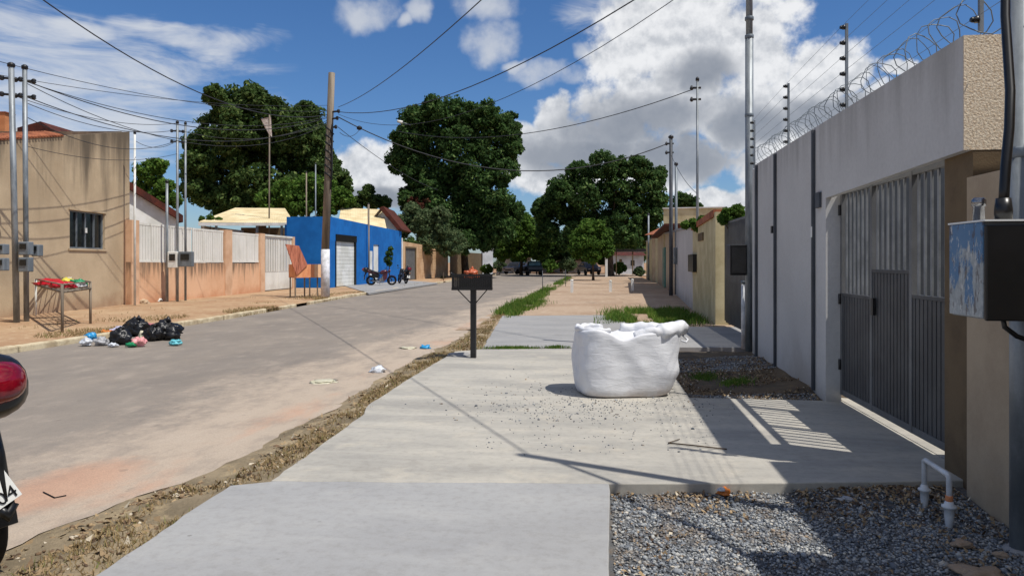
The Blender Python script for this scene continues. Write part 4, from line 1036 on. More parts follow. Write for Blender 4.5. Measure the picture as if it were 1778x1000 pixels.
# near pole with meter box
pb = Vector((at(1774, 4.1).x, at(1774, 4.1).y, -.1))
root = thing('service_pole', 'nearest galvanised steel pole running up the right edge', 'pole', pb)
mb = MB(); mb.tube([pb, pb+Vector((0, 0, 2.2)), pb+Vector((0, 0, 2.2)), pb+Vector((0, 0, 6.1))], [.058, .058, .054, .05], 18); mb.build('pole', M['galv'], root)
MB().lathe(pb+Vector((0, 0, 2.17)), [(.06, 0), (.066, .01), (.066, .05), (.06, .06)], 18).build('collar', M['galv2'], root)
MB().lathe(pb, [(.1, 0), (.09, .02), (.06, .03)], 14).build('footing', M['conc_far'], root)
MB().tube([pb+Vector((0, 0, 6.1)), pb+Vector((0, 0, 6.2))], [.055, .03], 12).build('cap', M['dark'], root)
PT = pb+Vector((0, 0, 6.0))
bx0 = 1.66
root = thing('meter_box', 'near grey electricity meter box with torn blue sticker and black front', 'meter box', (bx0, 3.456, 1.25))
mb = MB(); mb.box(bx0, bx0+.012, 3.462, 3.772, 1.255, 1.675); bevel(mb.build('side_cover', M['peeled'], root), .004)
mb = MB(); mb.box(bx0+.014, bx0+.33, 3.47, 3.768, 1.25, 1.672); mb.build('case', M['galv2'], root)
mb = MB(); mb.box(bx0+.004, bx0+.335, 3.44, 3.46, 1.245, 1.66); bevel(mb.build('front_cover', M['black'], root), .006)
mb = MB(); mb.box(bx0-.004, bx0+.34, 3.435, 3.776, 1.676, 1.684); mb.build('lid', M['white'], root)
mb = MB(); mb.box(bx0+.30, pb.x+.02, 3.69, 3.74, 1.40, 1.45); mb.box(pb.x-.07, pb.x+.07, 3.66, pb.y+.05, 1.42, 1.44); mb.build('bracket', M['galv2'], root)
mb = MB(); mb.lathe((bx0+.07, 3.64, 1.684), [(.024, 0), (.024, .07), (.03, .072), (.03, .10), (.02, .11)], 14); mb.build('conduit', M['chrome'], root)
e = Vector((bx0+.13, 3.55, 1.684))
mb = MB(); mb.lathe(e, [(.036, 0), (.036, .05), (.03, .10)], 14)
mb.tube([e+Vector((0, 0, .05)), e+Vector((.004, 0, .14)), e+Vector((.02, .02, .25)), e+Vector((.055, .06, .42)), e+Vector((.09, .12, .6)), e+Vector((.16, .3, 1.0)), PT+Vector((-.07, 0, -.6)), PT+Vector((-.06, 0, 0))], .021, 12)
mb.build('cable', M['black'], root)
q = Vector((bx0+.1, 3.5, 1.245))
mb = MB(); mb.tube([q+Vector((.0, 0, .02)), q+Vector((.01, 0, -.03)), q+Vector((.06, 0, -.07)), q+Vector((.14, 0, -.10)), q+Vector((.3, .05, -.11)), q+Vector((.4, .2, -.05)), pb+Vector((-.03, -.03, 1.3))], .011, 10); mb.build('lead', M['black'], root)

# tall pole beside the far end of the grey wall
def col_at(px, Dd): return at(px, Dd)
p = at(1301, 12.35); 
root = thing('service_pole', 'tall galvanised pole at the far end of the grey wall', 'pole', p)
mb = MB(); mb.tube([p, p+Vector((0, 0, 5.2))], .066, 14); mb.tube([p+Vector((0, 0, 5.2)), p+Vector((0, 0, 7.3))], .054, 14); mb.build('pole', M['galv'], root)
for z in (3.9, 5.2, 5.5): MB().lathe(p+Vector((0, 0, z)), [(.067, 0), (.073, .01), (.073, .05), (.067, .06)], 14).build('collar', M['galv2'], root)
P2T = p+Vector((0, 0, 7.1))
b0 = at(1272, 12.5); root = thing('meter_box', 'black meter box fixed to the tall pole in front of the dark gate', 'meter box', b0+Vector((0, 0, 1.25)))
f2 = Fr(at(1268, 12.3), at(1297, 12.3)); mb = MB(); mb.fbox(f2, 0, f2.L, 0, .22, zat(478, 12.3), zat(425, 12.3)); bevel(mb.build('case', M['black'], root), .01)
MB().fbox(f2, .02, f2.L-.02, -.012, -.001, zat(474, 12.3), zat(430, 12.3)).build('door', M['dark'], root)
w_ = at(1292, 12.9); root = thing('drain_pipe', 'short white pipe standing beside the tall pole', 'pipe', w_)
MB().tube([w_, w_+Vector((0, 0, 1.15))], .05, 12).build('pipe', M['pvc'], root); MB().lathe(w_+Vector((0, 0, 1.12)), [(.055, 0), (.055, .06)], 12).build('cap', M['galv2'], root)

# dark gate and cream wall further on
gA, gB = Vector((3.0, 18.4)), Vector((3.0, 12.25)); f2 = Fr(gA, gB)
root = thing('dark_gate', 'dark grey slatted gate between the cream wall and the tall pole', 'gate', (3.0, 12.25, 0))
mb = MB(); n = 52; zt = 2.45
for k in range(n): mb.fbox(f2, f2.L*k/n+.01, f2.L*(k+1)/n-.025, 0, .03, .1, zt-.05)
mb.build('slats', M['gatedark'], root); MB().fbox(f2, 0, f2.L, -.003, .05, zt-.05, zt).build('top_rail', M['gate'], root); MB().fbox(f2, 0, f2.L, .032, .05, .05, 1.1).build('lower_panel', M['gatedark'], root)
MB().box(WX+.0, 3.0, 12.10, 12.24, 0, 2.97).build('post', M['greywall'], root)
cw = Fr(Vector((2.96, 24.2)), Vector((2.85, 18.6)))
root = thing('cream_wall', 'cream garden wall with terracotta coping and a small black letter box', 'wall', cw.p(cw.L, 0, 0))
MB().fbox(cw, 0, cw.L-.25, 0, .15, -.1, 2.5, None, 2.62).build('wall', M['cream'], root)
MB().fbox(cw, cw.L-.25, cw.L, -.03, .28, -.1, 2.72).build('pillar', M['cream'], root)
MB().fbox(cw, 0, cw.L-.26, -.05, .2, 2.503, 2.66, 2.623, 2.80).build('coping', M['orangetile'], root)
MB().fbox(cw, cw.sp(1201), cw.sp(1210), -.12, -.001, cw.zp(1205, 472), cw.zp(1205, 442)).build('letter_box', M['black'], root)
MB().fbox(cw, cw.sp(1214), cw.sp(1222), -.04, -.001, cw.zp(1218, 418), cw.zp(1218, 405)).build('vent', M['brown_and_shade'], root)
MB().fbox(Fr(Vector((2.86, 18.6)), Vector((6, 18.6))), .3, 3, 0, .15, 0, 2.5).build('side_wall', M['cream'], root)
# pale yellow building behind it
root = thing('pale_yellow_house', 'tall flat topped pale yellow house behind the cream wall', 'house', at(1200, 44, 0))
f2 = Fr(at(1152, 44), at(1258, 43)); MB().fbox(f2, 0, f2.L, 0, 5, -.1, zat(363, 44)).build('wall', M['cream'], root); MB().fbox(f2, -.05, f2.L+.05, -.06, 5.05, zat(363, 44)+.003, zat(361, 44)).build('coping', M['white'], root)
# row of further right walls
def rwall(name, label, pxa, ya, pxb, yb, ytop_a, ytop_b, m, extra=None):
    f = Fr(G(pxa, ya), G(pxb, yb)); r = thing(name, label, 'wall', f.p(f.L, 0, 0))
    MB().fbox(f, 0, f.L, 0, .15, -.1, f.zp(pxa, ytop_a), None, f.zp(pxb, ytop_b)).build('wall', m, r)
    MB().fbox(f, -.02, f.L+.02, -.04, .2, f.zp(pxa, ytop_a)+.004, f.zp(pxa, ytop_a)+.09, f.zp(pxb, ytop_b)+.004, f.zp(pxb, ytop_b)+.09).build('coping', M['conc_far'], r)
    if extra: extra(f, r)
    return f, r
rwall('plain_wall', 'grey plain wall between the meter posts and the cream wall', 1172, 509, 1203, 537, 402, 396, M['greywall'])
def teal(f, r): 
    MB().fbox(f, f.sp(1152), f.sp(1156), -.05, -.002, .03, f.zp(1154, 430)).build('door', M['teal'], r); MB().fbox(f, 0, f.L, -.5, .6, f.zp(1148, 412)+.1, f.zp(1148, 412)+.2).build('roof', M['redroof'], r)
rwall('plain_wall', 'weathered wall with a teal door beyond the meter posts', 1142, 491, 1172, 510, 410, 403, M['greyplaster'], teal)
rwall('plain_wall', 'far beige wall under the small reddish roof', 1122, 482, 1142, 490.5, 420, 410, M['cream'])
root = thing('red_roofed_house', 'small house with a reddish tiled roof before the pale yellow house', 'house', at(1140, 60, 0))
f2 = Fr(at(1128, 58), at(1150, 56)); MB().fbox(f2, 0, f2.L, .2, 5, 0, zat(404, 58)).build('wall', M['greyplaster'], root)
MB().add([f2.p(-.3, -.3, zat(408, 58)), f2.p(f2.L+.2, -.3, zat(408, 58)), f2.p(f2.L+.2, 3, zat(374, 58)), f2.p(-.3, 3, zat(376, 58)), f2.p(-.3, 6, zat(408, 58)), f2.p(f2.L+.2, 6, zat(408, 58))], [(0, 1, 2, 3), (3, 2, 5, 4), (0, 3, 4), (1, 5, 2), (0, 4, 5, 1)]).build('roof', M['orangetile'], root)

# ------------------------------------------------------------------ poles
def spole(px, pyb, pytop, r, label, m='galv', rack=True, group=None, boxes=(), name='service_pole', lean=0, z0=0):
    p = G(px, pyb); D = depth(p); h = zat(pytop, D)
    root = thing(name, label, 'pole', p, group)
    MB().tube([p, p+Vector((lean, 0, h))], [r, r*.9], 10).build('pole', M[m], root)
    MB().lathe(p+Vector((lean, 0, h)), [(r*1.15, -.06), (r*1.15, .02), (r*.5, .05)], 10).build('cap', M['dark'], root)
    if rack:
        for dz in (.35, .75):
            mb = MB(); q = p+Vector((lean, 0, h-dz)); mb.tube([q-Vector((.16, .1, 0)), q+Vector((.16, .1, 0))], .03, 8)
            for s in (-1, 1): mb.lathe(q+Vector((.17*s, .1*s, -.06)), [(.03, 0), (.06, .03), (.04, .06), (.06, .09), (.03, .12)], 8)
            mb.build('insulator_rack', M['dark'], root)
    for (bx_, by0, by1, wpx, mm) in boxes:
        f = Fr(at(bx_-wpx/2, D-.15), at(bx_+wpx/2, D-.15)); b = MB(); b.fbox(f, 0, f.L, 0, .22, zat(by1, D), zat(by0, D)); b = bevel(b.build('meter_box', M[mm], root), .02)
        sub(MB().fbox(f, f.L*.2, f.L*.8, -.02, -.001, zat(by0+(by1-by0)*.55, D), zat(by0+(by1-by0)*.15, D)), 'window', M['glass'], b)
    return p, h
gl = 'steel service poles before the left houses'
pA, hA = spole(29, 560, 112, .075, 'left one of the two tall poles before the plaster house', boxes=[(40, 420, 443, 18, 'galv2'), (40, 447, 472, 18, 'galv2')], group=gl, lean=-.15)
pB, hB = spole(46, 558, 116, .065, 'right one of the two tall poles before the plaster house', boxes=[(60, 425, 445, 12, 'galv2')], group=gl, lean=-.05)
spole(-8, 566, 180, .05, 'pole cut by the left edge with two meter boxes', rack=False, boxes=[(0, 424, 442, 12, 'galv2'), (0, 448, 470, 12, 'galv2')], group=gl)
spole(290, 524, 315, .055, 'shortest of the three poles at the orange wall', rack=False, boxes=[(299, 437, 465, 17, 'white')], group=gl)
pC, hC = spole(308, 524, 212, .05, 'middle pole of the three at the orange wall', boxes=[(321, 437, 463, 24, 'galv2')], group=gl)
spole(322, 522, 214, .045, 'rightmost pole of the three at the orange wall', group=gl, rack=False)
spole(234, 530, 230, .04, 'thin white pole against the corner of the plaster house', m='white', rack=False)
# weathered main pole with white painted foot
p = G(565, 517); D = depth(p); h = zat(127, D)
root = thing('utility_pole', 'weathered concrete utility pole with whitewashed foot near the blue building', 'utility pole', p)
tp = at(576, D, h)
MB().tube([p+Vector((0, 0, zat(433, D)-.0)), tp], [.165, .135], 10).build('pole', M['pole'], root)
MB().tube([p, p+Vector((0, 0, zat(433, D)-.001))], [.185, .178], 10).build('painted_foot', M['whitewash'], root)
hk = lambda y, p=p.copy(), tp=tp.copy(), D=D, h=h: p.lerp(tp, zat(y, D)/h)
mb = MB()
for y, s in ((195, .3), (207, .25), (222, .2)):
    q = hk(y); q.z = zat(y, D); mb.tube([q, q+Vector((s+.1, -.15, 0))], .04, 8); mb.lathe(q+Vector((s+.1, -.15, -.08)), [(.03, 0), (.07, .04), (.05, .08), (.07, .12), (.03, .16)], 8)
mb.build('insulator_rack', M['dark'], root)
mb = MB(); q = hk(240); 
for i in range(7):
    y = 222+i*13; q = hk(y); q.z = zat(y, D); mb.tube([q+Vector((-.15, -.12, 0)), q+Vector((.05, -.2, -.12)), q+Vector((.17, -.05, -.3))], .035, 6)
mb.tube([hk(215)+Vector((.14, -.1, 0)), hk(300)+Vector((.17, -.12, 0)), hk(330)+Vector((.14, -.12, 0))], .03, 6)
mb.build('cable_coil', M['cable'], root)
MP = lambda y, D=D: Vector((hk(y).x+.38, hk(y).y-.15, zat(y, D)))
MP0 = MP(198)
q = MP(205)
mb = MB(); c_ = at3(699, 213, 71)
mb.tube([at3(770, 262, 75.5), at3(735, 225, 73), c_], .05, 6); 
root = thing('street_lamp', 'pale street lamp head poking from the left side of the tall middle tree', 'street lamp', at(770, 78, 0))
mb.build('arm', M['galv2'], root); l_ = MB(); l_.tube([c_, at3(690, 211, 71)+Vector((0, 0, .02))], [.16, .12], 8); l_.build('lamp_head', M['white'], root)
MB().tube([at(770, 78, 0), at3(770, 262, 75.5)], [.14, .1], 8).build('pole', M['pole'], root)
# thin pole with rag, and short post
p = at(467, 47); root = thing('antenna_pole', 'thin pole with a faded rag at its top before the very large tree', 'pole', p)
MB().tube([p, at3(468, 200, 47)], .045, 6).build('pole', M['pole'], root)
rg = MB(); pts_ = [at3(453, 207, 47), at3(470, 203, 47), at3(472, 238, 47.1), at3(466, 232, 46.9), at3(460, 222, 47.15)]
rg.add([*pts_, *[v+Vector((0, .03, 0)) for v in pts_]], [(0, 1, 2, 3, 4), (9, 8, 7, 6, 5), (0, 4, 9, 5), (4, 3, 8, 9), (3, 2, 7, 8), (2, 1, 6, 7), (1, 0, 5, 6)]); rg.build('rag', M['cloth'], root)
for px, yt, Dq, lb in ((532, 300, 50, 'thin wooden post above the blue building left of the utility pole'), (548, 285, 52, 'grey thin post just left of the utility pole'), (640, 355, 50, 'thin post in front of the blue wall with white foot')):
    p = at(px, Dq); root = thing('thin_pole', lb, 'pole', p); MB().tube([p, at3(px, yt, Dq)], .045 if px != 640 else .07, 8).build('pole', M['pole'] if px != 548 else M['galv2'], root); MB().lathe(at3(px, yt, Dq), [(.06, 0), (.06, .08)], 8).build('cap', M['dark'], root)
# right posts
def rp(px, yb, yt, r, lb, rack, m='galv2', D=None):
    p = G(px, yb) if D is None else at(px, D); D = depth(p); root = thing('service_pole', lb, 'pole', p, 'steel poles along the right walls')
    MB().tube([p, at3(px, yt, D)], [r, r*.85], 8).build('pole', M[m], root); MB().lathe(at3(px, yt, D), [(r*1.3, -.05), (r*1.3, .03), (r*.5, .08)], 8).build('cap', M['dark'], root)
    if rack:
        t = at3(px, yt, D); mb = MB()
        for dz in (.3, .7): mb.tube([t+Vector((-.2, 0, -dz)), t+Vector((.12, 0, -dz))], .04, 6); mb.lathe(t+Vector((-.2, 0, -dz-.08)), [(.03, 0), (.07, .05), (.03, .16)], 8)
        mb.build('insulator_rack', M['dark'], root)
    return at3(px, yt, D), root
T1, _ = rp(1165, 513, 238, .09, 'left taller dark post of the pair by the plain grey wall', True, 'pipe')
T2, r2 = rp(1174, 511, 285, .07, 'shorter post of the pair by the plain grey wall, carrying a meter box', False)
f2 = Fr(at(1171, 33.5), at(1186, 33.5)); sub_ = MB().fbox(f2, 0, f2.L, 0, .3, zat(459, 33.5), zat(430, 33.5)); bevel(sub_.build('meter_box', M['galv'], r2), .03)
T3, _ = rp(1211, 0, 138, .05, 'tall thin pole rising behind the cream wall', True, 'galv', D=26)
rp(932, 0, 395, .1, 'far thin pole standing by the dark pickup at the road end', False, 'galv', D=90)
rp(1126, 0, 372, .08, 'far thin pole before the reddish roof', False, 'galv', D=62)

# ------------------------------------------------------------------ overhead lines
def line(A, B, sag, r, label, n=22, group=None, name='power_line'):
    A, B = Vector(A), Vector(B); pts = []
    for i in range(n+1):
        t = i/n; p = A.lerp(B, t); p.z -= sag*4*t*(1-t); pts.append(p)
    o = MB().tube(pts, r, 5).build(name, M['wire']); tag(o, label, 'power line', group, base=pts[0]); return o
line(MP(188), PT, .55, .011, 'line from the utility pole up and out over the street at the top middle')
line(MP(196), P2T, 1.0, .014, 'thicker line from the utility pole towards the tall pole over the big cloud')
line(MP(200), P2T+Vector((0, 0, -.35)), 1.45, .008, 'thin line just below the thicker one over the big cloud')
line(MP(205), T1+Vector((-.15, 0, -.3)), 1.7, .022, 'sagging twisted cable between the utility pole and the dark post at right')
line(at3(690, 228, 40), T3+Vector((-.15, 0, -.35)), .9, .016, 'cable from the middle tree to the tall thin pole behind the cream wall')
line(T1+Vector((0, 0, -.8)), T3+Vector((0, 0, -4)), .2, .01, 'short slack cable between the dark post and the thin pole')
line(at3(40, -25, 16), MP(200)+Vector((-.5, .1, 0)), 1.0, .016, 'line crossing the upper left sky down to the utility pole')
TA = Vector((pA.x-.15, pA.y, hA)); TB = Vector((pB.x-.05, pB.y, hB))
seq = ['first', 'second', 'third', 'fourth', 'fifth']
ga = 'cables from the left poles to the utility pole'
line(TA+Vector((-3.0, -6, .9)), MP(200)+Vector((-.5, .1, .15)), .9, .009, 'topmost thin cable passing above both left poles', group=ga)
line(TA+Vector((0, 0, -.3)), MP(203)+Vector((-.5, .1, 0)), .75, .010, 'cable leaving the left pole just below its top', group=ga)
line(TB+Vector((0, 0, -.35)), MP(205)+Vector((-.5, .1, 0)), .85, .014, 'thick twisted cable leaving the right pole of the left pair', group=ga)
line(TB+Vector((0, 0, -.75)), MP(210)+Vector((-.5, .1, 0)), 1.0, .013, 'lower thick cable leaving the right pole of the left pair', group=ga)
Cp = Vector((pC.x, pC.y, hC))
line(TA+Vector((-4.0, -7, .2)), MP(196)+Vector((-.5, .1, .3)), .8, .008, 'thin cable entering high from the left edge of the sky', group=ga)
line(TA+Vector((0, 0, -.75)), Cp+Vector((0, 0, -.05)), .3, .009, 'cable from the lower rack of the left pole to the orange wall poles', group=ga)
line(TB+Vector((0, 0, -.4)), MP(216)+Vector((-.5, .1, 0)), 1.25, .010, 'slackest cable sagging from the left pair of poles to the utility pole', group=ga)
line(TB+Vector((0, 0, -2.0)), Cp+Vector((0, 0, -1.2)), .3, .008, 'thin low cable from the right pole of the left pair, passing over the plaster house', group=ga)
line(TB+Vector((0, 0, -.9)), Cp+Vector((0, 0, -.3)), .35, .010, 'cable between the left pair of poles and the middle pole at the orange wall', group=ga)
line(TB+Vector((0, 0, -1.25)), Cp+Vector((0, 0, -.7)), .55, .010, 'lowest cable between the left pair of poles and the orange wall poles', group=ga)
line(Cp+Vector((0, 0, -.3)), MP(214)+Vector((-.5, .1, 0)), .5, .010, 'cable from the orange wall poles to the utility pole', group=ga)
line(Cp+Vector((0, 0, -.7)), at3(235, 245, 26), .25, .009, 'cable from the orange wall poles to the thin white pole')
line(MP(222), at3(760, 330, 50), .3, .014, 'cable drooping from the utility pole behind the middle tree')
line(MP(232)+Vector((.1, 0, 0)), at3(625, 225, 38), .25, .012, 'short looped cable hanging right of the utility pole')
bn = MB(); bn.lathe(at3(624, 223, 31), [(.03, -.08), (.11, -.04), (.12, .04), (.03, .1)], 8); tag(bn.build('splice_box', M['cable']), 'small black splice box hanging on the twisted cable by the utility pole', 'splice box', base=at3(624, 223, 31))

# ------------------------------------------------------------------ litter bin on post
p = G(822, 621); D = depth(p); root = thing('litter_bin', 'black metal litter basket raised on a single post at the slab edge', 'litter bin', p)
MB().box(p.x-.042, p.x+.042, p.y-.042, p.y+.042, -.05, zat(503, D)).build('post', M['dark'], root)
bA, bB = at(787, D), at(857, D); f2 = Fr(bA-Vector((0, .15, 0)), bB-Vector((0, .15, 0))); z0, z1 = zat(502, D), zat(476, D); dp_ = .34
mb = MB()
for z in (z0, z1-.03): 
    mb.fbox(f2, 0, f2.L, 0, .025, z, z+.03); mb.fbox(f2, 0, f2.L, dp_-.025, dp_, z, z+.03); mb.fbox(f2, 0, .025, .025, dp_-.025, z, z+.03); mb.fbox(f2, f2.L-.025, f2.L, .025, dp_-.025, z, z+.03)
mb.build('rim', M['black'], root)
mb = MB(); n = 22
for k in range(n): mb.fbox(f2, f2.L*k/n+.004, f2.L*(k+1)/n-.004, .008, .02, z0+.03, z1-.03); mb.fbox(f2, f2.L*k/n+.004, f2.L*(k+1)/n-.004, dp_-.02, dp_-.008, z0+.03, z1-.03)
for k in range(12):
    for u in (.008, f2.L-.02): mb.fbox(f2, u, u+.012, .03+(dp_-.06)*k/12, .03+(dp_-.06)*(k+.75)/12, z0+.03, z1-.03)
mb.fbox(f2, .0, f2.L, .0, dp_, z0-.012, z0-.001)
mb.build('basket', M['black'], root)
mb = MB(); zc = z0-.26
for s in (-1, 1): mb.tube([(p.x, p.y, zc), f2.p(f2.L/2+s*.24, .17, z0)], .009, 6)
mb.build('brace', M['dark'], root)
mb = MB(); mb.tube([f2.p(0, dp_/2, z1+.0), f2.p(-.03, dp_/2, z1+.02)], .02, 6); mb.tube([f2.p(f2.L, .1, z1), f2.p(f2.L+.04, .1, z1)], .012, 6); mb.build('hinge', M['black'], root)

# ------------------------------------------------------------------ soft bags
BINP = (f2.p(f2.L*.46, .17, zat(478, D)), D)
def blob_mesh(c, r, seed, sub_=3, n1=.22, n2=.10, flat=.55, knot=False, squash=1.0):
    bm = bmesh.new(); bmesh.ops.create_icosphere(bm, subdivisions=sub_, radius=1)
    vs = []
    for v in bm.verts:
        d = v.co.normalized(); k = 1+n1*mnoise.noise(d*1.6+Vector((seed, 0, 0)))*1.6
        k += n2*abs(mnoise.noise(d*4.5+Vector((0, seed, 0))))*1.8-n2*.5
        k += n2*.5*mnoise.noise(d*10+Vector((0, 0, seed)))
        x, y, z = d.x*k*r[0], d.y*k*r[1], d.z*k*r[2]
        if z < -r[2]*flat: z = -r[2]*flat-(abs(z)-r[2]*flat)*.08
        vs.append((c[0]+x, c[1]+y, c[2]+z+r[2]*flat))
    fs = [tuple(v.index for v in f.verts) for f in bm.faces]; bm.free()
    mb = MB().add(vs, fs, True)
    if knot:
        t = Vector((c[0], c[1], c[2]+r[2]*(flat+.95)))
        mb.tube([t-Vector((0, 0, r[2]*.3)), t, t+Vector((r[0]*.1, 0, r[2]*.12)), t+Vector((r[0]*.3, r[1]*.1, r[2]*.28))], [r[0]*.28, r[0]*.08, r[0]*.1, r[0]*.22], 7)
    return mb
bagm = {k: pm('bag_'+k, c, tuple(v*.8 for v in c), 12, .35, spec=.5, grain=.0, bump=.5, bscale=14, bd=.03) for k, c in
        dict(black=S(22, 22, 24), white=S(214, 218, 224), lilac=S(206, 206, 232), pink=S(232, 160, 160), blue=S(44, 150, 206), cyan=S(110, 196, 206), orange=S(226, 130, 50), red=S(192, 26, 44), yellow=S(220, 206, 80), green=S(24, 140, 90), pale=S(214, 208, 180), grey=S(170, 170, 172), redorange=S(186, 92, 52), rose=S(196, 120, 130)).items()}
gp = 'bags of rubbish heaped in the gutter'
pile = [(286, 586, 27, 21, 'black', 'large black bag at the right end of the rubbish heap'), (236, 580, 22, 19, 'black', 'black bag at the back top of the rubbish heap'),
        (209, 594, 18, 17, 'black', 'black bag at the front left of the rubbish heap'), (266, 588, 14, 16, 'black', 'smaller black bag in the middle of the heap'),
        (262, 571, 9, 8, 'rose', 'crumpled rose coloured bag on top between two black bags'), (216, 579, 22, 11, 'lilac', 'pale lilac bag lying across the heap'),
        (241, 598, 12, 10, 'pink', 'pink bag at the front of the heap'), (247, 588, 7, 10, 'pale', 'small cream packet standing in the heap'),
        (157, 588, 10, 9, 'blue', 'bright blue plastic lump at the left end of the heap'), (150, 597, 10, 8, 'white', 'white bag lying at the far left of the heap'),
        (176, 596, 12, 9, 'grey', 'pale grey bag between the blue lump and the black bag'), (184, 581, 11, 7, 'orange', 'orange scrap at the back left of the heap'),
        (304, 596, 11, 6, 'cyan', 'flat cyan bag in front of the large black bag'), (228, 599, 9, 5, 'green', 'small green scrap at the front of the heap'), (196, 599, 8, 4, 'white', 'flattened white scrap before the front black bag')]
for i, (px, py, w_, h_, c, lb) in enumerate(pile):
    q = G(px, py+2, -.06); Dq = depth(q); r = w_/F*Dq; rz_ = h_/F*Dq
    o = blob_mesh(q, (r, r*.85, rz_*.9), i*3.1+1, 4, .3, .26, .6, knot=(c == 'black')).build('garbage_bag', bagm[c]); tag(o, lb, 'garbage bag', gp, base=q)

q = BINP[0]; o = blob_mesh(q-Vector((0, 0, .05)), (.12, .1, .10), 77.7, 4, .3, .25, .5, True).build('garbage_bag', bagm['redorange']); tag(o, 'orange red bag sticking out of the black litter bin', 'garbage bag', base=q)
# left rack with bags on top
q0 = G(108, 577); Dq = depth(q0)
root = thing('rubbish_rack', 'long raised rubbish rack on thin legs before the plaster house', 'rack', q0)
c1, c2, c3, c4 = G(108, 577), G(62, 548), G(157, 562), G(112, 540)
a_, b_, d_ = at3(56, 506, depth(c2)), at3(110, 506, depth(c1)), at3(158, 500, depth(c3)); zt = .86
A, B, Dd = Vector((c2.x, c2.y, zt)), Vector((c1.x, c1.y, zt)), Vector((c3.x, c3.y, zt)); Cc = A+Dd-B
c4 = Vector((Cc.x, Cc.y, 0))
mb = MB()
for s, e in ((A, B), (B, Dd), (Dd, Cc), (Cc, A)): mb.tube([s, e], .028, 6)
for k in range(1, 12): mb.tube([A.lerp(B, k/12), Cc.lerp(Dd, k/12)], .012, 5)
for k in range(1, 6): mb.tube([A.lerp(Cc, k/6)-Vector((0, 0, .02)), B.lerp(Dd, k/6)-Vector((0, 0, .02))], .012, 5)
for s, e in ((A, B), (B, Dd), (Dd, Cc), (Cc, A)): mb.tube([s+Vector((0, 0, .16)), e+Vector((0, 0, .16))], .018, 6)
mb.build('tray', M['pole'], root)
for c in (c1, c2, c3, c4): MB().tube([Vector((c.x, c.y, -.05)), Vector((c.x, c.y, zt+.16))], .03, 6).build('leg', M['pole'] if c is not c2 else M['white'], root)
rb = [(80, .30, 'red', 'red sack lying on the left half of the rubbish rack', (.42, .22, .11), .25), (97, .2, 'red', 'second red sack draped towards the near leg of the rack', (.3, .2, .10), .12), (120, .5, 'yellow', 'yellow bag on the rubbish rack', (.19, .16, .13), .5),
      (130, .6, 'pale', 'pale yellow bag behind the yellow one on the rack', (.16, .14, .12), .62), (143, .6, 'green', 'green bag at the right end of the rubbish rack', (.24, .18, .12), .72), (150, .4, 'grey', 'grey bag under the green one on the rack', (.18, .16, .08), .85)]
for i, (px, k, c, lb, r, s) in enumerate(rb):
    u = A.lerp(B, .35+.2*s).lerp(Cc.lerp(Dd, .35+.2*s), 0)  # along near edge
    tt = {0: (.35, .3), 1: (.75, .25), 2: (.62, .62), 3: (.5, .75), 4: (.78, .78), 5: (.9, .72)}[i]
    q = A.lerp(B, tt[0]).lerp(Cc.lerp(Dd, tt[0]), tt[1]); q.z = zt+.03
    o = blob_mesh(q, r, 40+i*2.3, 4, .25, .22, .55).build('garbage_bag', bagm[c]); tag(o, lb, 'garbage bag', 'bags on the rubbish rack', base=q)

# orange box bin near the utility pole
q = G(540, 516); Dq = depth(q)-.3; f2 = Fr(at(512, Dq-.45), at(563, Dq+.45))
root = thing('wooden_bin', 'rusty orange box bin on legs with its lid tilted open, left of the utility pole', 'bin', q)
z0, z1 = zat(482, Dq), zat(459, Dq)
mb = MB(); mb.fbox(f2, f2.L*.0, f2.L*.66, 0, .025, z0, z1); mb.fbox(f2, 0, f2.L, .55, .575, z0, z1); mb.fbox(f2, 0, .025, .026, .549, z0, z1); mb.fbox(f2, f2.L-.025, f2.L, .026, .549, z0, z1); mb.fbox(f2, 0, f2.L, .027, .548, z0+.001, z0+.03); mb.build('box', M['wood'], root)
MB().fbox(f2, f2.L*.662, f2.L, .0, .025, z0, z1).build('front_board', M['lightwood'], root)
for u in (.02, f2.L*.5, f2.L-.07):
    for d in (.03, .5): MB().fbox(f2, u, u+.045, d, d+.045, 0, z0).build('leg', M['pole'], root)
lidm = MB().fpoly(f2, [(f2.sp(a), f2.zp(a, b)) for a, b in ((495, 424), (518, 427), (533, 460), (514, 478), (508, 462))], -.06, -.01)
mb = MB(); mb.add([f2.p(-.05, .5, z1-.45), f2.p(.32, .0, z1-.45), f2.p(.12, -.1, z1+.75), f2.p(-.45, .6, z1+.85), f2.p(-.02, .54, z1-.45), f2.p(.35, .04, z1-.45), f2.p(.15, -.06, z1+.75), f2.p(-.42, .64, z1+.85)],
                  [(0, 1, 2, 3), (7, 6, 5, 4), (0, 4, 5, 1), (1, 5, 6, 2), (2, 6, 7, 3), (3, 7, 4, 0)]); lidm.build('lid', M['rust'], root)

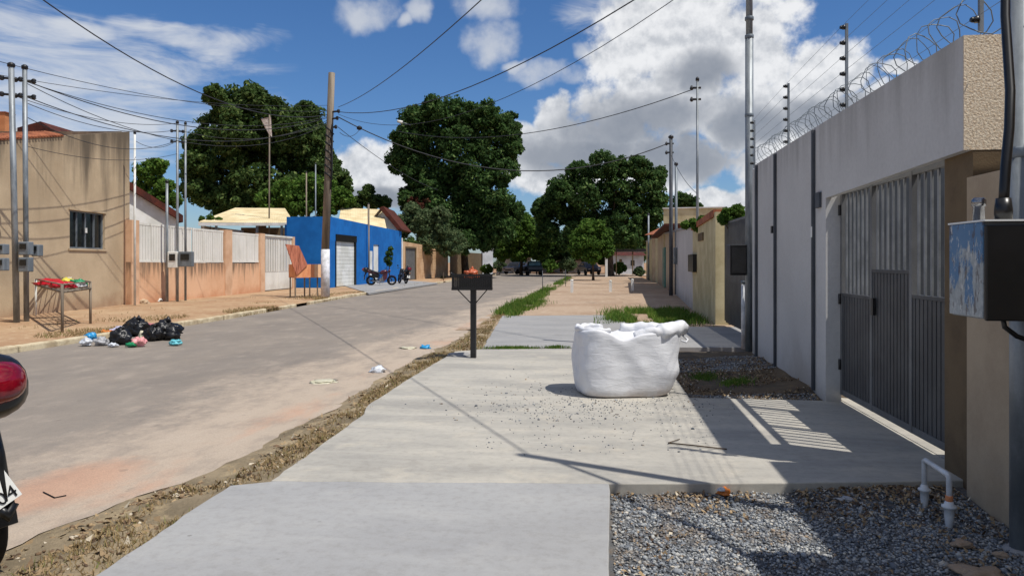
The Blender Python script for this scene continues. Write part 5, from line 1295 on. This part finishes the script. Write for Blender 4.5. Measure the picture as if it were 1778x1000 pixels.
# ------------------------------------------------------------------ big white bag
def bigbag():
    f = G(990, 684); g = G(1160, 690); ctr = at(1083, 8.62); 
    root_c = Vector((ctr.x, ctr.y, 0)); a = PSI+R(5)
    ux = Vector((math.cos(a), math.sin(a), 0)); uy = Vector((-math.sin(a), math.cos(a), 0))
    W2, D2, Hh = .555, .43, .70
    N = 96; vs = []; rings = []
    prof = [(0.0, .02, 0), (.55, .0, 0), (.86, .0, 0), (.945, .03, 0), (.985, .10, 0), (1.01, .2, 0), (1.03, .35, 0), (1.03, .5, 0), (1.01, .65, 0), (.995, .8, 0), (.99, .92, 0), (.97, .985, 0), (.93, 1.0, 0), (.88, .985, 0), (.82, .94, 0), (.72, .88, 0), (.55, .84, 0), (.3, .82, 0), (0.0, .81, 0)]
    # denser rings by interpolation
    pr = []
    for i in range(len(prof)-1):
        for k in range(3):
            t = k/3; pr.append((prof[i][0]*(1-t)+prof[i+1][0]*t, prof[i][1]*(1-t)+prof[i+1][1]*t, (i+t)/(len(prof)-1)))
    pr.append((prof[-1][0], prof[-1][1], 1))
    for rr, zz_, s in pr:
        for k in range(N):
            th = 2*math.pi*k/N; c, sn = math.cos(th), math.sin(th)
            e = 5.0 if rr > .5 else 2.6
            rad = (abs(c)**e+abs(sn)**e)**(-1/e)
            x, y = c*rad*W2*rr, sn*rad*D2*rr; z = zz_*Hh
            # top is lower in the middle front, higher rolled collar at the right
            if z > Hh*.5:
                w = (z/Hh-.5)*2
                lft = math.exp(-((x+.36)/.24)**2); rgt = max(0, (x-.02)/.6); 
                dip = math.exp(-((x+.10)/.15)**2)*(.75 if y < .1 else .6)
                z += w*(.05*lft + .045*min(rgt, 1) - .10*dip)
                x += w*w*max(0, x/.6)**2*.075
                y += w*.02*mnoise.noise(Vector((x*5, 0, 2)))
                z += .018*w*mnoise.noise(Vector((x*3.5, y*4.5, 3)))
            # tucks in the lower right, slump and folds
            if z < Hh*.45 and x > 0: x -= .12*(x/.6)*(1-z/(Hh*.45))**1.4
            p_ = Vector((x, y, z)); mid_ = math.sin(min(1, max(0, z/Hh))*math.pi)
            dn = .036*mnoise.noise(p_*2.6+Vector((4, 1, 0)))+.010*mnoise.noise(p_*6.5)+.003*mnoise.noise(p_*18)
            dn += .005*math.sin(z*22+x*5+2*mnoise.noise(p_*3))*mid_*max(0, (x+.1))*1.4
            dn -= .011*abs(math.sin(x*9+1.2*z+2.2*mnoise.noise(p_*2)))*(1 if sn < 0 else .5)*(.4+mid_)*.9
            k2 = 1+dn/.5*(1 if z > .02 else .1)
            x *= k2; y *= k2
            if z > .03: z += .012*mnoise.noise(p_*6+Vector((0, 0, 9)))
            vs.append(root_c+ux*x+uy*y+Vector((0, 0, max(z, .004))))
    m_ = len(pr)
    fs = [(i*N+k, i*N+(k+1) % N, (i+1)*N+(k+1) % N, (i+1)*N+k) for i in range(m_-1) for k in range(N)]
    root = thing('bulk_bag', 'big white woven sack with slumped open top on the pavement slab', 'sack', root_c)
    MB().add(vs, fs, True).build('sack', M['fabric'], root)
    # rolled open neck, gathered at the right
    roll = []; rad = []; T = 40
    path = [(.05, -.30, .70, .05), (.22, -.34, .735, .075), (.40, -.34, .765, .085), (.53, -.30, .785, .085), (.62, -.20, .79, .08), (.645, -.05, .775, .075), (.62, .12, .755, .07), (.5, .3, .745, .065), (.28, .38, .745, .06), (.06, .40, .735, .045)]
    P = []
    for i in range(len(path)-1):
        for k in range(6):
            t = k/6; P.append([path[i][j]*(1-t)+path[i+1][j]*t for j in range(4)])
    P.append(list(path[-1]))
    for i, (x, y, z, r_) in enumerate(P):
        n_ = mnoise.noise(Vector((i*.33, 0, 1)))
        roll.append(root_c+ux*(x+.012*n_)+uy*(y+.01*n_)+Vector((0, 0, z-.035+.014*mnoise.noise(Vector((0, i*.4, 1)))))); rad.append(r_*(1+.22*mnoise.noise(Vector((i*.6, 5, 1)))))
    mbr = MB().tube(roll, rad, 16)
    mbr.v = [tuple(Vector(v)+Vector((mnoise.noise(Vector(v)*9), mnoise.noise(Vector(v)*9+Vector((3, 0, 0))), mnoise.noise(Vector(v)*9+Vector((0, 7, 0)))))*.022) for v in mbr.v]
    mbr.build('rolled_neck', M['fabric'], root)
    # left collar
    roll = []; rad = []
    for i in range(37):
        t = i/36; th = R(-60)-t*R(250); x = -.33+.20*math.cos(th); y = .02+.33*math.sin(th)
        roll.append(root_c+ux*x+uy*y+Vector((0, 0, .735+.02*mnoise.noise(Vector((i*.3, 0, 4)))))); rad.append(.03*(1+.2*mnoise.noise(Vector((i*.5, 2, 1)))))
    mbr = MB().tube(roll, rad, 12); mbr.v = [tuple(Vector(v)+Vector((mnoise.noise(Vector(v)*9), mnoise.noise(Vector(v)*9+Vector((3, 0, 0))), mnoise.noise(Vector(v)*9+Vector((0, 7, 0)))))*.012) for v in mbr.v]
    mbr.build('collar', M['fabric'], root)
    for s in (1,):
        b = root_c+ux*.58+uy*-.3+Vector((0, 0, .62))
        MB().tube([b, b+ux*.06+Vector((0, 0, -.02)), b+ux*.10+uy*.05+Vector((0, 0, .0)), b+ux*.04+uy*.1+Vector((0, 0, .06))], .012, 6).build('strap', M['fabric'], root)
bigbag()

# ------------------------------------------------------------------ small posts on the soil lot
gq = 'short white posts on the bare soil lot'
wl = []
for px, yb, yt, lb in ((993, 507, 487, 'leftmost short white post on the soil lot'), (1060, 506, 488, 'middle short white post on the soil lot'), (1098, 504, 486, 'rightmost short white post on the soil lot')):
    p = G(px, yb); D = depth(p); h = zat(yt, D); root = thing('short_post', lb, 'post', p, gq)
    MB().box(p.x-.07, p.x+.07, p.y-.07, p.y+.07, -.05, h).build('post', M['white'], root); MB().lathe(p+Vector((0, 0, h)), [(.085, 0), (.085, .02), (.03, .05)], 8).build('cap', M['white'], root)
    wl.append(p+Vector((0, 0, h*.8)))
for i in range(2): line(wl[i], wl[i+1], .05, .008, ['rope between the left and middle short white posts', 'rope between the middle and right short white posts'][i], name='rope')
p = G(1053, 481); root = thing('marker_post', 'tall pale post at the foot of the small round tree', 'post', p); MB().box(p.x-.12, p.x+.12, p.y-.1, p.y+.1, 0, zat(449, depth(p))).build('post', M['white'], root); MB().box(p.x-.15, p.x+.15, p.y-.13, p.y+.13, zat(449, depth(p))+.003, zat(449, depth(p))+.1).build('cap', M['white'], root)
for px, yb, yt, lb in ((942, 507, 470, 'thin dark stake in the grass strip by the road'), (982, 497, 468, 'thin dark stake at the far end of the grass strip')):
    p = G(px, yb); root = thing('stake', lb, 'stake', p); MB().tube([p, at3(px, yt, depth(p))], .02, 6).build('stake', M['pipe'], root)
# litter scraps and stones
def scrap(px, py, w_, h_, c, name, lb, cat, z=0):
    q = G(px, py, z); Dq = depth(q); o = blob_mesh(q, (w_/F*Dq, w_/F*Dq*.8, h_/F*Dq), px*.1, 3, .4, .35, .3).build(name, bagm[c]); tag(o, lb, cat, base=q)
scrap(655, 646, 13, 8, 'white', 'crumpled_paper', 'crumpled white paper on the road edge', 'litter', ZR)
scrap(738, 605, 9, 5, 'blue', 'plastic_scrap', 'small blue plastic scrap on the road near the litter bin', 'litter', ZR)
scrap(708, 605, 14, 2.5, 'pale', 'plastic_scrap', 'flat pale scrap left of the blue one on the road', 'litter', ZR)
scrap(560, 663, 26, 2.5, 'pale', 'paper_scrap', 'flat pale paper scrap out on the road', 'litter', ZR)
scrap(1257, 857, 11, 8, 'orange', 'plastic_scrap', 'orange and white wrapper on the gravel at the slab corner', 'litter', -.06)
scrap(1252, 851, 7, 4, 'white', 'plastic_scrap', 'white scrap on top of the orange wrapper', 'litter', -.03)
scrap(1470, 868, 12, 5, 'grey', 'plastic_scrap', 'grey plastic scrap in the shaded leaf litter', 'litter', -.06)
scrap(1560, 850, 8, 4, 'redorange', 'plastic_scrap', 'dark red scrap in the shade near the white pipe', 'litter', -.06)
q = G(797, 617, .0); mb = blob_mesh(q, (.22, .2, .03), 3, 3, .2, .1, .3); tag(mb.build('concrete_chunk', M['conc_far']), 'flat grey concrete chunk at the foot of the litter bin', 'rubble', base=q)
for i, (px, py, w_, h_, lb) in enumerate([(738, 632, 15, 6, 'dark stone lump on the verge left of the litter bin'), (718, 640, 12, 6, 'pale stone lump on the verge'), (762, 622, 12, 5, 'brown stone lump on the verge close to the bin'), (1672, 948, 17, 8, 'tan stone lying in the near shaded gravel'), (1700, 1000, 40, 10, 'broad tan rock at the bottom right corner'), (1738, 966, 12, 6, 'small brown stone by the near pole')]):
    q = G(px, py, -.07); Dq = depth(q); o = blob_mesh(q, (w_/F*Dq, w_/F*Dq*.8, h_/F*Dq), i*5.3, 3, .35, .2, .4).build('stone', M['sandsoil'] if i > 2 else M['verge']); tag(o, lb, 'stone', base=q)
for i, (px, py, lb) in enumerate([(248, 527, 'rubble lump at the foot of the orange wall corner'), (270, 524, 'white rubble lump before the orange wall'), (180, 528, 'rubble lump at the foot of the plaster house')]):
    q = G(px, py); o = blob_mesh(q, (.22, .18, .13), i*2.2+9, 3, .4, .2, .4).build('rubble', M['white'] if i == 1 else M['greyplaster']); tag(o, lb, 'rubble', base=q)
# curved wire scrap on the clay patch
q = [G(75, 855, ZR), G(95, 865, ZR), G(115, 861, ZR)]
mb = MB().tube([v+Vector((0, 0, .006)) for v in q], .004, 5); tag(mb.build('wire_scrap', M['cable']), 'bent wire scrap on the orange clay patch of the road', 'litter', base=q[0])
q = [G(1160, 771), G(1200, 775), G(1262, 782)]
mb = MB().tube([v+Vector((0, 0, .012)) for v in q], .006, 5); mb.tube([q[0]+Vector((0, 0, .012)), G(1180, 764)+Vector((0, 0, .01))], .004, 5); tag(mb.build('twig', M['bark']), 'thin twig lying on the pale slab at the shadow edge', 'twig', base=q[0])

# ------------------------------------------------------------------ motorcycles
def motorcycle(loc, heading, body, label, plate=None, lean=8, group=None):
    """x forward, origin on the ground under the middle"""
    root = thing('motorcycle', label, 'motorcycle', loc, group, w=False)
    root.rotation_euler = (R(lean), 0, heading)
    def wheel(cx):
        mb = MB(); N = 32; M_ = 10; vs = []; R0, r0 = .255, .052
        for i in range(N):
            a = 2*math.pi*i/N
            for j in range(M_):
                b = 2*math.pi*j/M_; q = R0+r0*math.cos(b)*1.05; vs.append((cx+q*math.cos(a), r0*math.sin(b), .307+q*math.sin(a)))
        mb.add(vs, [(i*M_+j, ((i+1) % N)*M_+j, ((i+1) % N)*M_+(j+1) % M_, i*M_+(j+1) % M_) for i in range(N) for j in range(M_)], True)
        w_ = mb.build('wheel', M['rubber'], root)
        rm = MB(); pts = [(cx+.20*math.cos(2*math.pi*i/24), 0, .307+.20*math.sin(2*math.pi*i/24)) for i in range(25)]; rm.tube(pts, .012, 6)
        rm.tube([(cx, -.05, .307), (cx, .05, .307)], .045, 12)
        for k in range(6):
            a = k*math.pi/3+.3; rm.tube([(cx, 0, .307), (cx+.2*math.cos(a), 0, .307+.2*math.sin(a))], .010, 5)
        o = rm.build('rim', M['dark'], None); o.parent = w_
    wheel(-.64); wheel(.66)
    mb = MB(); 
    for s in (-1, 1):
        mb.tube([(.66, .09*s, .307), (.47, .09*s, .80), (.43, .09*s, .92)], .024, 8); mb.tube([(-.64, .08*s, .307), (-.1, .08*s, .34)], .022, 8)
        mb.tube([(-.52, .1*s, .40), (-.42, .1*s, .68)], .03, 8)
    mb.tube([(.40, 0, .88), (.1, 0, .62), (-.3, 0, .62), (-.55, 0, .72)], .025, 8); mb.tube([(.38, 0, .82), (.22, 0, .35), (-.15, 0, .26)], .025, 8)
    mb.build('frame', M['dark'], root)
    mb = MB(); mb.box(-.1, .2, -.1, .1, .24, .46); mb.tube([(.05, 0, .42), (.16, 0, .62)], .085, 12); mb.tube([(-.05, -.14, .33), (-.05, .14, .33)], .085, 12); bevel(mb.build('engine', M['chrome'], root), .02)
    mb = MB(); mb.tube([(.2, -.1, .5), (.27, -.11, .3), (.1, -.14, .2), (-.2, -.15, .24), (-.55, -.16, .30)], [.02, .022, .024, .045, .045], 10); mb.build('exhaust', M['chrome'], root)
    # tank
    vs = []; secs_ = [(.40, .05, .80, .90), (.34, .11, .72, .96), (.2, .14, .68, .99), (.05, .12, .68, .96), (-.06, .08, .69, .88)]; N = 14
    for x, w2, z0, z1 in secs_:
        for k in range(N):
            a = 2*math.pi*k/N; c, s = math.cos(a), math.sin(a); vs.append((x, w2*math.copysign(abs(c)**.7, c), (z0+z1)/2+(z1-z0)/2*math.copysign(abs(s)**.7, s)))
    m_ = len(secs_)
    mb = MB().add(vs, [(i*N+k, (i+1)*N+k, (i+1)*N+(k+1) % N, i*N+(k+1) % N) for i in range(m_-1) for k in range(N)]+[tuple(range(N)), tuple((m_-1)*N+k for k in range(N))[::-1]], True); mb.build('tank', body, root)
    def loft(secs_, N=16, pw=.7):
        vs = []
        for x, w2, z0, z1 in secs_:
            for k in range(N):
                a = 2*math.pi*k/N; c, s = math.cos(a), math.sin(a); vs.append((x, w2*math.copysign(abs(c)**pw, c), (z0+z1)/2+(z1-z0)/2*math.copysign(abs(s)**pw, s)))
        m_ = len(secs_)
        return MB().add(vs, [(i*N+k, (i+1)*N+k, (i+1)*N+(k+1) % N, i*N+(k+1) % N) for i in range(m_-1) for k in range(N)]+[tuple(range(N)), tuple((m_-1)*N+k for k in range(N))[::-1]], True)
    loft([(-.02, .08, .76, .84), (-.15, .12, .74, .82), (-.4, .13, .80, .90), (-.7, .12, .92, 1.02), (-.84, .09, 1.0, 1.10)]).build('seat', M['seat'], root)
    loft([(-.2, .10, .64, .76), (-.45, .13, .66, .84), (-.7, .14, .76, .98), (-.92, .14, .84, 1.10), (-1.0, .10, .88, 1.09)]).build('tail', body, root)
    loft([(-.84, .175, .80, 1.145), (-1.0, .172, .82, 1.145), (-1.06, .16, .84, 1.13), (-1.10, .13, .87, 1.10), (-1.12, .10, .89, 1.07)], 20, .8).build('tail_lamp_housing', M['black'], root)
    loft([(-.95, .15, .90, 1.12), (-1.04, .15, .90, 1.12), (-1.10, .142, .91, 1.11), (-1.15, .12, .925, 1.09), (-1.185, .08, .945, 1.06), (-1.20, .03, .97, 1.03)], 20, .8).build('tail_lamp', M['lens'], root)
    mb = MB()
    for s in (-1, 1): mb.tube([(-.50, .13*s, .80), (-.65, .16*s, .93), (-.82, .165*s, 1.03), (-.86, .155*s, 1.0)], .012, 7)
    mb.build('grab_rail', M['dark'], root)
    # rear fender carrying the plate
    mb = MB(); 
    for i in range(8):
        a0, a1 = R(95+i*11), R(95+(i+1)*11); 
        for (aa, ab) in ((a0, a1),):
            p0 = (-.64+.34*math.cos(aa), .307+.34*math.sin(aa)); p1 = (-.64+.34*math.cos(ab), .307+.34*math.sin(ab))
            mb.add([(p0[0], -.07, p0[1]), (p0[0], .07, p0[1]), (p1[0], .07, p1[1]), (p1[0], -.07, p1[1]), (p0[0]*1.0, -.07, p0[1]+.008), (p0[0], .07, p0[1]+.008), (p1[0]-.006, .07, p1[1]+.005), (p1[0]-.006, -.07, p1[1]+.005)], [(0, 1, 2, 3), (7, 6, 5, 4), (0, 4, 5, 1), (3, 2, 6, 7), (1, 5, 6, 2), (0, 3, 7, 4)])
    mb.tube([(-.93, 0, .84), (-1.02, 0, .66), (-1.06, 0, .44)], [.05, .04, .035], 8)
    mb.tube([(-1.06, -.03, .42), (-1.075, .0, .37), (-1.06, .03, .42)], .03, 8)
    mb.build('rear_fender', M['black'], root)
    mb = MB(); mb.add([(-1.095, -.10, .40), (-1.095, .10, .40), (-1.062, .10, .565), (-1.062, -.10, .565), (-1.088, -.10, .40), (-1.088, .10, .40), (-1.055, .10, .565), (-1.055, -.10, .565)], [(0, 3, 2, 1), (4, 5, 6, 7), (0, 1, 5, 4), (1, 2, 6, 5), (2, 3, 7, 6), (3, 0, 4, 7)])
    pl = mb.build('plate', M['white'], root)
    if plate:
        cu = bpy.data.curves.new('plate_text', 'FONT'); cu.body = plate; cu.size = .085; cu.extrude = .0012; cu.align_x = 'RIGHT'; cu.space_character = 1.1
        to = bpy.data.objects.new('plate_text', cu); COL.objects.link(to); bpy.context.view_layer.update()
        me = bpy.data.meshes.new_from_object(to.evaluated_get(bpy.context.evaluated_depsgraph_get())); bpy.data.objects.remove(to)
        tob = bpy.data.objects.new('lettering', me); COL.objects.link(tob); me.materials.append(M['black']); tob.parent = pl
        sl_ = math.atan2(.033, .165)
        # text x runs to the viewer's right as seen from behind (local -y), up along the plate
        ex = Vector((0, -1, 0)); ez = Vector((.033, 0, .165)).normalized(); en = ex.cross(ez)
        mtx = Matrix((ex, ez, en)).transposed(); me.transform(mtx.to_4x4()); me.transform(Matrix.Translation(Vector((-1.0965, -.092, .412))))
    if plate:
        for ob in (pl, tob):
            ob.data.transform(Matrix.Translation((0, .06, .50)) @ Matrix.Rotation(R(-22), 4, 'X') @ Matrix.Translation((0, 0, -.485)))
    mb = MB(); mb.tube([(.40, 0, 1.0), (.34, .2, 1.04), (.24, .36, 1.03)], .012, 8); mb.tube([(.40, 0, 1.0), (.34, -.2, 1.04), (.24, -.36, 1.03)], .012, 8)
    for s in (-1, 1): mb.tube([(.27, .31*s, 1.03), (.20, .43*s, 1.02)], .02, 8)
    mb.build('handlebar', M['dark'], root)
    for s in (-1, 1):
        mb = MB(); mb.tube([(.30, .26*s, 1.04), (.34, .33*s, 1.18)], .006, 6); mb.tube([(.335, .35*s, 1.20), (.355, .35*s, 1.20)], [.055, .05], 12); mb.build('mirror', M['black'], root)
    mb = MB(); mb.tube([(.44, 0, .92), (.52, 0, .92), (.57, 0, .915)], [.06, .10, .095], 14); hl = mb.build('headlamp', body, root)
    o = MB().tube([(.571, 0, .915), (.585, 0, .913)], [.09, .06], 14).build('lens', M['chrome'], None); o.parent = hl
    mb = MB()
    for i in range(8):
        aa, ab = R(30+i*15), R(30+(i+1)*15)
        p0 = (.66+.33*math.cos(aa), .307+.33*math.sin(aa)); p1 = (.66+.33*math.cos(ab), .307+.33*math.sin(ab))
        mb.add([(p0[0], -.06, p0[1]), (p0[0], .06, p0[1]), (p1[0], .06, p1[1]), (p1[0], -.06, p1[1]), (p0[0], -.06, p0[1]+.008), (p0[0], .06, p0[1]+.008), (p1[0], .06, p1[1]+.008), (p1[0], -.06, p1[1]+.008)], [(0, 1, 2, 3), (7, 6, 5, 4), (0, 4, 5, 1), (3, 2, 6, 7), (1, 5, 6, 2), (0, 3, 7, 4)])
    mb.build('front_fender', body, root)
    if not plate:
        for sd_ in (-1, 1):
            MB().add([(.42, .16*sd_, .86), (.36, .19*sd_, .42), (.16, .20*sd_, .30), (.10, .17*sd_, .72), (.42, .13*sd_, .86), (.36, .16*sd_, .42), (.16, .17*sd_, .30), (.10, .14*sd_, .72)], [(0, 1, 2, 3), (7, 6, 5, 4), (0, 4, 5, 1), (1, 5, 6, 2), (2, 6, 7, 3), (3, 7, 4, 0)]).build('leg_shield', body, root)
            MB().add([(-.15, .15*sd_, .70), (-.60, .16*sd_, .80), (-.55, .16*sd_, .52), (-.15, .16*sd_, .48), (-.15, .12*sd_, .70), (-.60, .13*sd_, .80), (-.55, .13*sd_, .52), (-.15, .13*sd_, .48)], [(0, 1, 2, 3), (7, 6, 5, 4), (0, 4, 5, 1), (1, 5, 6, 2), (2, 6, 7, 3), (3, 7, 4, 0)]).build('side_panel', M['black'], root)
    MB().tube([(-.05, .12, .28), (-.12, .30, .02)], .012, 6).build('kickstand', M['dark'], root)
    for s in (() if plate else (-1, 1)):
        MB().tube([(-.70, .13*s, .74), (-.72, .22*s, .73)], [.012, .03], 8).build('indicator', M['orange'], root)
    return root
# camera frame helper for the near bike: front points left and away
hx = Vector((-.80*rx+.60*fx, -.80*ry+.60*fy)); hd = math.atan2(hx.y, hx.x)
wc = at(0, 1); wcen = Vector((-2.735*rx+3.85*fx, -2.735*ry+3.85*fy))
mc = wcen+hx*.64
motorcycle((mc.x, mc.y, ZR), hd, M['red'], 'red and black motorcycle cut off by the left edge of the photo', '04', lean=-6)
q = G(662, 496); motorcycle((q.x, q.y, .03), math.atan2(ry, rx)+R(8), M['maroon'], 'maroon motorcycle parked side on before the blue building', None, 7, 'motorcycles parked at the blue building')
q = G(699, 493); motorcycle((q.x, q.y, .03), math.atan2(fy, fx)+R(28), M['dark'], 'dark motorcycle at the right seen nearly end on before the blue building', None, 6, 'motorcycles parked at the blue building')

# ------------------------------------------------------------------ far vehicles
def car(p, hd, m, label, pickup=False, scale=1.0):
    root = thing('parked_car', label, 'car', p, 'cars parked at the far end of the road', w=False); root.rotation_euler = (0, 0, hd)
    prof = [(-2.1, .35), (-2.15, .6), (-2.1, .85), (-1.3, .95), (-.7, 1.45), (.6, 1.48), (1.35, .98), (2.0, .85), (2.15, .55), (2.1, .3)]
    if pickup: prof = [(-2.3, .4), (-2.35, .7), (-2.3, 1.05), (-1.35, 1.1), (-.6, 1.65), (.5, 1.68), (.75, 1.15), (2.3, 1.1), (2.35, .6), (2.3, .4)]
    mb = MB(); n = len(prof); vs = []
    for s in (-1, 1):
        for x, z in prof: vs.append((-x, s*(.86-(.14 if z > 1.2 else 0)), z))
    mb.add(vs, [tuple(range(n)), tuple(range(n, 2*n))[::-1]]+[((i+1) % n, i, n+i, n+(i+1) % n) for i in range(n)]); bevel(mb.build('body', m, root), .05, 3)
    a, b = (prof[3], prof[4]); k = lambda t: (-(a[0]+(b[0]-a[0])*t), a[1]+(b[1]-a[1])*t)
    x0, z0 = k(.12); x1, z1 = k(.9)
    MB().add([(x0+.02, -.72, z0), (x0+.02, .72, z0), (x1+.02, .62, z1), (x1+.02, -.62, z1), (x0+.0, -.72, z0), (x0, .72, z0), (x1, .62, z1), (x1, -.62, z1)], [(0, 1, 2, 3), (7, 6, 5, 4), (0, 4, 5, 1), (1, 5, 6, 2), (2, 6, 7, 3), (3, 7, 4, 0)]).build('windscreen', M['glass'] if not pickup else M['carglass'], root)
    for s in (-1, 1):
        MB().box(-.5, .6, s*.80-.02, s*.80+.02, 1.05, 1.38).build('side_window', M['glass'], root)
        MB().box(2.1, 2.17, s*.6-.16, s*.6+.16, .62, .76).build('headlight', M['chrome'], root)
        for x in (-1.35, 1.35): MB().tube([(x, s*.68, .32), (x, s*.9, .32)], .32, 16).build('wheel', M['rubber'], root)
    MB().box(2.16, 2.2, -.4, .4, .5, .62).build('grille', M['black'], root)
    return root
M['carglass'] = flat('pale_windscreen', S(150, 190, 205), .2, .6)
front = math.atan2(-fy, -fx)
car(at(927, 90, ZR), front+.05, flat('dark_grey_car_paint', S(40, 46, 54), .3, .6), 'dark pickup seen front on in the road at its far end', True)
car(at(899, 92, 0), front-.6, flat('pale_car_paint', S(214, 200, 196), .3, .6), 'pale car left of the dark pickup at the road end')
car(at(1022, 88, 0), front+.2, flat('brown_car_paint', S(60, 36, 32), .3, .6), 'dark brown car in shade below the broad dark tree')

for o in COL.objects:
    if '_w' in o: del o['_w']
